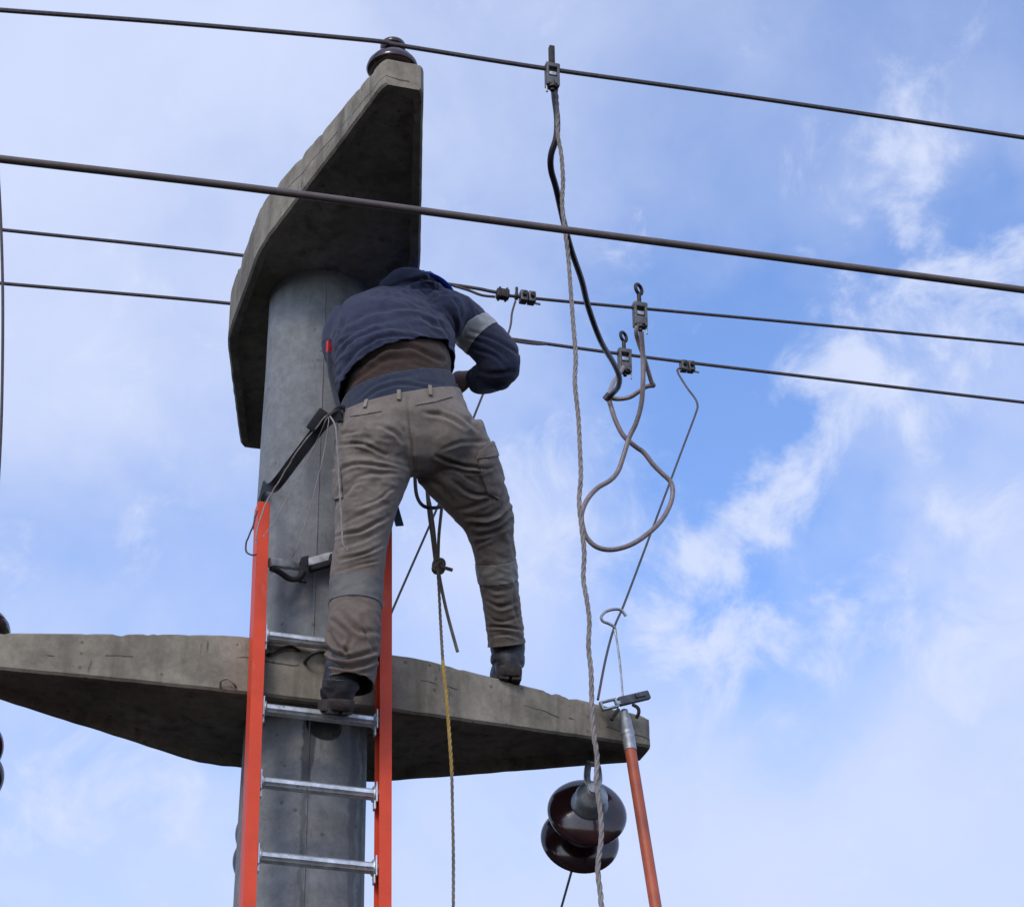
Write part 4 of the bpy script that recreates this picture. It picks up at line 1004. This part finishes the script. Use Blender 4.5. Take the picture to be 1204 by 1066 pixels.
dl_ = (at_b(417.5, 720, -.455)-at_b(420, 670, -.467)).normalized()
wear('reflective_band', band_patch(pshell, at_b(418.5, 699, -.46), dl_, .037, .14, .001, .001), M['tape'], trousers)
dr_ = (at_b(588, 700, -.245)-at_b(583, 655, -.31)).normalized()
wear('reflective_band', band_patch(pshell, at_b(585, 671, -.29), dr_, .030, .12, .001, .001), M['tape2'], trousers)
for poly in ([(412, 490), (420, 484), (447, 480.5), (449, 484), (424, 488.5)], [(488, 476), (512, 469), (531, 466), (533, 469.5), (512, 473), (490, 480)]):
    wear('pocket_welt', poly_patch(pshell, poly, .0005, .0022), M['khaki'], trousers)
for poly in ([(561, 538), (578, 524), (594, 530), (592, 560), (586, 588), (573, 580), (565, 558)], [(384, 556), (401, 550), (404, 586), (384, 590)]):
    wear('cargo_pocket', poly_patch(pshell, poly, .001, .006), M['khaki'], trousers)
wear('pocket_flap', poly_patch(pshell, [(559, 540), (562, 531), (576, 520), (590, 524), (592, 533), (578, 538)], .006, .004), M['khaki'], trousers)
for px_, py_ in ((468.5, 464), (505.5, 458.5), (430, 473)):
    P_, n_ = on_surface(pshell, px_, py_+6); up_s = (ZX-n_*n_.z).normalized()
    bm = bmn(); box(bm, P_+n_*.006+up_s*.014, up_s.cross(n_), n_, up_s, .011, .004, .038, bev=.0012); mesh_obj('belt_loop', bm, M['khaki2'], trousers)

# --- lower shirt, fleece, jacket
bm = bmn(); loft(bm, SB([(470, 510, -.40, 68, .125), (470, 470, -.39, 68, .122), (467, 445, -.375, 69, .125), (464, 425, -.36, 70, .128)]))
sm = solid(bm, .006, 6)
fold(sm, [([(408, 480), (440, 455), (480, 446), (530, 456)], .006, 2.6), ([(405, 488), (440, 462), (480, 453), (536, 464)], .005, 2.4), ([(420, 466), (450, 450), (490, 440)], .005, 2.4), ([(405, 470), (412, 484), (410, 496)], .005, 2.6)], .001, 22, .003)
a, b_, c = ab(402, 476, -.36), ab(470, 437, -.505), ab(538, 458, -.34); n = (a-b_).cross(c-b_).normalized(); n = n if n.z > 0 else -n
cut_plane(sm, b_, n); cut_plane(sm, ab(470, 505, -.47), -n)
wear('shirt', thicken(sm, .003), M['navy2'])
bm = bmn(); loft(bm, SB([(469, 482, -.385, 62, .115), (468, 456, -.378, 63, .117)]) + sh(JK[1:5], .92))
fm = solid(bm, .006, 5)
fold(fm, [([(408, 458), (440, 432), (480, 424), (525, 440)], .007, 3), ([(412, 440), (445, 416), (485, 408), (522, 424)], .010, 3), ([(415, 450), (450, 426), (490, 418)], .008, 2.6)], .0012, 25, .004, crumple=.008, cs=14)
wear('fleece', fm, M['brown'])
bm = bmn()
loft(bm, JK)
ellipsoid(bm, ab(414, 392, -.355), (AX, BX, ZX), (.064, .085, .075)); ellipsoid(bm, ab(520, 374, -.325), (AX, BX, ZX), (.07, .095, .075)); ellipsoid(bm, ab(490, 384, -.33), (AX, BX, ZX), (.11, .09, .07))
arm_tube(bm, ARM_UP); arm_tube(bm, ARM_FORE); arm_tube(bm, SLEEVE_L)
ellipsoid(bm, ab(589, 427, -.25), (AX, BX, ZX), (.06, .058, .062))
# hood gathered at the nape, over the back of the head
ellipsoid(bm, ab(482, 352, -.225), (AX, BX, (ZX*.9+BX*.4).normalized()), (.090, .075, .070)); ellipsoid(bm, ab(491, 341, -.18), (AX, BX, ZX), (.072, .07, .062)); ellipsoid(bm, ab(506, 351, -.21), (AX, BX, ZX), (.055, .06, .05))
torus(bm, ab(480, 354, -.225), (ZX*.75+BX*.65), .080, .026, 28, 10)
jm = solid(bm, .0048, 50)
FJ = [([(392, 428), (418, 400), (462, 387), (508, 396), (530, 424)], 8, 4), ([(396, 446), (420, 414), (462, 396), (506, 404), (528, 432)], 6, 3.4), ([(396, 398), (436, 381), (488, 374), (518, 384), (534, 412)], 6, 4.4), ([(400, 384), (438, 367), (484, 362), (514, 368)], 4, 4.4), ([(394, 415), (410, 396), (440, 384)], 5, 3), ([(515, 378), (528, 396), (532, 425)], 6, 3.4), ([(522, 362), (536, 382), (538, 408)], 5, 3),
      ([(528, 344), (541, 362), (545, 390)], 5, 3.2), ([(398, 352), (404, 372), (400, 392)], 3, 3), ([(440, 349), (466, 336), (498, 328), (516, 331)], 14, 3), ([(462, 342), (490, 333), (508, 336)], 9, 2.6), ([(444, 352), (474, 342), (506, 340), (524, 348)], 7, 3), ([(498, 318), (508, 328), (514, 342)], 5, 2.4), 
      ([(548, 396), (572, 404), (602, 428)], 5, 3), ([(552, 388), (580, 398), (606, 416)], 4, 3), ([(556, 408), (580, 418), (596, 436)], 5, 2.8), ([(566, 436), (584, 440), (606, 436)], 4, 2.6), ([(560, 446), (580, 450), (600, 448)], 4, 2.6), ([(400, 440), (410, 456), (404, 470)], 4, 3), ([(460, 352), (450, 372), (452, 392)], 2.5, 5), ([(500, 350), (510, 372), (506, 390)], 3, 4)]
fold(jm, [(c, d*.0015, w*.75) for c, d, w in FJ], .0010, 22, .0045, crumple=.012, cs=12)
a, b_, c = ab(394, 474, -.36), ab(468, 401, -.505), ab(533, 449, -.31); n = (a-b_).cross(c-b_).normalized(); n = n if n.z > 0 else -n
TORSO_C = ab(464, 420, -.36)
def cut_hem(me, P, n):
    bm = bmn(); bm.from_mesh(me)
    bmesh.ops.bisect_plane(bm, geom=bm.verts[:]+bm.edges[:]+bm.faces[:], plane_co=P, plane_no=n)
    dl = [f for f in bm.faces if (f.calc_center_median()-P).dot(n) < 0 and proj(f.calc_center_median())[0] < 538 and (f.calc_center_median().dot(BX) < -.215+DB)]
    bmesh.ops.delete(bm, geom=dl, context='FACES'); bm.to_mesh(me); bm.free(); me.update()
cut_hem(jm, b_, n)
cut_local(jm, ab(563, 445.5, -.11), (ab(558, 446, -.09)-ab(572, 443, -.15)).normalized(), .06)
jshell = jm.copy()
jacket = wear('jacket', thicken(jm, .004), M['navy'])
ta = ab(563, 392, -.245); td = (ab(580, 410, -.25)-ab(548, 379, -.245)).normalized()
wear('reflective_band', band_patch(jshell, ta, td, .022, .115, .001, .001), M['tapew'], jacket)

# --- helmet
bm = bmn(); HC = HEAD+hd_up*.022
prof = []
for i in range(0, 19):
    a = R(90-i*5.2); prof.append((.120*math.cos(a) if i else 0, .114*math.sin(a)))
prof += [(.123, -.006), (.130, -.012), (.130, -.016), (.120, -.014), (.115, -.004), (.111, .03), (.085, .072), (0, .104)]
lathe(bm, HC, hd_up, prof, 44)
for k in (-.03, 0, .03):
    pts = [HC+hd_up*(.1135*math.cos(R(t)))+hd_fw*(.1195*math.sin(R(t)))+hd_rt*k*math.cos(R(t*.6)) for t in range(-70, 71, 10)]
    tube(bm, pts, .006, 8)
hm = mesh_obj('helmet', bm, M['helmet'], person, sharp=60)
bm = bmn(); box(bm, HC+hd_fw*.15-hd_up*.02, hd_rt, hd_fw, hd_up, .15, .055, .005, bev=.002); mesh_obj('visor', bm, M['helmet'], hm)

# --- boots
def boot(hl, fd, u_, top, mname='boot'):
    s = u_.cross(fd).normalized()
    bm = bmn()
    # outline of the sole
    ol = [(-.012, .0), (-.008, .026), (.02, .037), (.07, .035), (.12, .038), (.18, .048), (.22, .045), (.252, .026), (.262, 0)]
    up_ = catmull([Vector((x, y, 0)) for x, y in ol], 3); low_ = [Vector((p.x, -p.y, 0)) for p in reversed(up_[1:-1])]; full = up_+low_
    def sole_ring(z, k): return [bm.verts.new(hl+fd*(.13+(p.x-.13)*k)+s*p.y*k+u_*z) for p in full]
    rs = [sole_ring(0, .97), sole_ring(.006, 1.0), sole_ring(.024, 1.03), sole_ring(.03, 1.02), sole_ring(.031, .93)]
    for r0, r1 in zip(rs, rs[1:]):
        for k in range(len(r0)): bm.faces.new((r0[k], r0[(k+1) % len(r0)], r1[(k+1) % len(r0)], r1[k]))
    bm.faces.new(rs[0][::-1]); bm.faces.new(rs[-1])
    for x in [.005+.022*i for i in range(4)] + [.125+.024*i for i in range(6)]:      # tread lugs
        for k in (-1, 1): box(bm, hl+fd*x+s*k*.019-u_*.004, fd, s, u_, .014, .028, .012, bev=.001)
    sole_bm = bm
    bm = bmn()
    # upper
    ellipsoid(bm, hl+fd*.19+u_*.052, (fd, s, u_), (.070, .045, .038)); ellipsoid(bm, hl+fd*.115+u_*.068, (fd, s, u_), (.10, .040, .05)); ellipsoid(bm, hl+fd*.04+u_*.062, (fd, s, u_), (.048, .038, .055))
    tube(bm, catmull([hl+fd*.045+u_*.06, hl+fd*.042+u_*.11, top], 5), [.050]*5+[.053]*5+[.052], 20)
    me_ = solid(bm, .005, 4)
    fold(me_, [], .0022, 30, .003)
    b_ = wear(mname, me_, M['boot'])
    mesh_obj('sole', sole_bm, M['sole'], b_, sharp=40)
    m_ = patch(me_, lambda c, n: (c-hl).dot(u_) < .085 and (c-hl).dot(fd) < .055 and (c-hl).dot(u_) > .02, .0008, .002); wear('heel_counter', m_, M['boot2'], b_)
    m_ = patch(me_, lambda c, n: (c-hl).dot(u_) < .06 and (c-hl).dot(fd) > .17 and (c-hl).dot(u_) > .02, .0008, .002); wear('toe_cap', m_, M['boot2'], b_)
    bm = bmn()
    for k in range(4):
        q = hl+fd*(.10+.022*k)+u_*(.115-.012*k); tube(bm, [q-s*.022, q+u_*.006, q+s*.022], .0028, 6)
    mesh_obj('lace', bm, M['rubber'], b_); b_.children[-1]['kind'] = 'stuff'
boot(heel_l, fdl, ul, at_b(409, 780, -.475)); boot(heel_r, fdr, ZX, at_b(594, 745, -.185))

# --- harness pieces
def ribbon(bm, pts, wdir, width, th, sm=6):
    P = catmull(pts, sm); fr = frames(P); rs = []
    for i, (p, (t, a, b)) in enumerate(zip(P, fr)):
        w = Vector(wdir(i/(len(P)-1)) if callable(wdir) else wdir); w = (w-t*w.dot(t)).normalized(); n = t.cross(w)
        rs.append([bm.verts.new(p+w*sx*width/2+n*sy*th/2) for sx, sy in ((-1, -1), (1, -1), (1, 1), (-1, 1))])
    for r0, r1 in zip(rs, rs[1:]):
        for k in range(4): bm.faces.new((r0[k], r0[(k+1) % 4], r1[(k+1) % 4], r1[k]))
    bm.faces.new(rs[0][::-1]); bm.faces.new(rs[-1])
bm = bmn(); ribbon(bm, [ab(486, 548, -.33), ab(479, 560, -.30), ab(468, 580, -.30), ab(463, 590, -.30)], AX*.9+ZX*.3, .02, .004); mesh_obj('harness_strap', bm, M['navy2'], person)
bm = bmn(); ribbon(bm, [ab(461, 585, -.30), ab(465, 600, -.305), ab(470, 618, -.31)], AX, .024, .004); mesh_obj('harness_strap', bm, M['navy2'], person)
# side harness strap at the left hip with red tab
bm = bmn(); ribbon(bm, [ab(389, 400, -.37), ab(388, 430, -.38), ab(392, 455, -.39), ab(398, 478, -.42), ab(403, 492, -.42)], AX*.8+BX*.6, .022, .004); hst = mesh_obj('harness_strap', bm, M['navy2'], person)
bm = bmn(); c = ab(387, 409, -.375); box(bm, c, (AX*.8+BX*.6).normalized(), (BX*.8-AX*.6).normalized(), ZX, .02, .008, .042, bev=.002); mesh_obj('red_tab', bm, M['red'], hst)
bm = bmn(); c = ab(399, 487, -.435); torus(bm, c, RT*.6-FW*.8, .022, .004, 20, 6); mesh_obj('side_ring', bm, M['dsteel'], person)

# ------------------------------------------------------------------ positioning lanyard round the pole
lan = empty('positioning_lanyard', ab(378, 492, -.4))
def pole_pt(ang, z, ex=.006):   # ang in the structure frame, 0 = +AX, 90 = +BX
    r = pole_r(z)+ex; return loc3(math.cos(R(ang))*r, math.sin(R(ang))*r, z)
zt = at_b(303, 598, -.02).z
pts = [ab(399, 487, -.44), ab(384, 495, -.43), ab(370, 510, -.40), ab(345, 543, -.33), ab(322, 572, -.24), pole_pt(-150, zt+.03, .03), pole_pt(-172, zt-.01), pole_pt(165, zt-.02), pole_pt(135, zt-.01), pole_pt(105, zt+.02), pole_pt(75, zt+.06), pole_pt(50, zt+.10), pole_pt(25, zt+.15, .012), ab(520, 500, -.26), ab(540, 486, -.33)]
bm = bmn(); ribbon(bm, pts, lambda t: (RT*.8-UP*.6) if t < .28 else ((RT*.8-UP*.6)*(1-(t-.28)/.1)-ZX*((t-.28)/.1) if t < .38 else -ZX), .034, .004, 8); mesh_obj('webbing', bm, M['rubber'], lan)
bm = bmn(); a_ = (ab(366, 512, -.40)-ab(384, 487, -.43)).normalized(); wv_ = (RT*.8-UP*.6); wv_ = (wv_-a_*wv_.dot(a_)).normalized()
box(bm, ab(373, 494, -.425), a_, wv_, a_.cross(wv_), .07, .03, .018, bev=.004); mesh_obj('rope_grab', bm, M['rubber'], lan)
bm = bmn(); tube(bm, catmull([ab(381, 492, -.44), ab(390, 486, -.445), ab(400, 480, -.44), ab(404, 478, -.435)], 5), .006, 8); mesh_obj('snap_hook', bm, M['dsteel'], lan)
tag(lan, 'black webbing positioning lanyard from worker\'s hip round the pole', 'lanyard')
def cord(pts, r, label, m='cord'):
    bm = bmn(); P = [ab(*p) for p in pts]; P = catmull(P, 8)
    P = [p+Vector(noise.noise_vector(p*40))*.002 for p in P]
    tube(bm, P, r, 6); o = mesh_obj('thin_cord', bm, M[m]); tag(o, label, 'cord', 'thin cords at the worker\'s hip'); return o
cord([(383, 489, -.452), (374, 500, -.43), (362, 514, -.40), (350, 530, -.37), (334, 556, -.31), (318, 582, -.27), (311, 596, -.30), (303, 620, -.36), (301, 640, -.36)], .0022, 'pale cord running along the black lanyard to the ladder rail top')
cord([(385, 490, -.452), (381, 498, -.44), (374, 515, -.40), (364, 535, -.38), (352, 560, -.36), (338, 585, -.36), (325, 608, -.36), (309, 632, -.375)], .0016, 'pale cord crossing the pole face to the ladder rail')
cord([(386, 490, -.452), (386, 500, -.45), (383, 520, -.43), (378, 545, -.42), (369, 580, -.40), (357, 620, -.38), (348, 645, -.37), (344, 655, -.345)], .0016, 'pale cord hanging from lanyard to the ladder pole grip')
cord([(388, 489, -.455), (394, 500, -.475), (396, 520, -.48), (398, 545, -.475), (399, 575, -.47), (401, 605, -.465), (402, 630, -.462), (404, 642, -.46), (409, 647, -.46)], .0026, 'pale cord hanging down along the outside of the worker\'s trouser leg')
cord([(302, 600, -.30), (296, 622, -.30), (290, 637, -.31), (290, 648, -.32), (296, 652, -.33), (302, 651, -.335)], .0028, 'dark cord end looping out past the ladder rail top', 'blackcable')
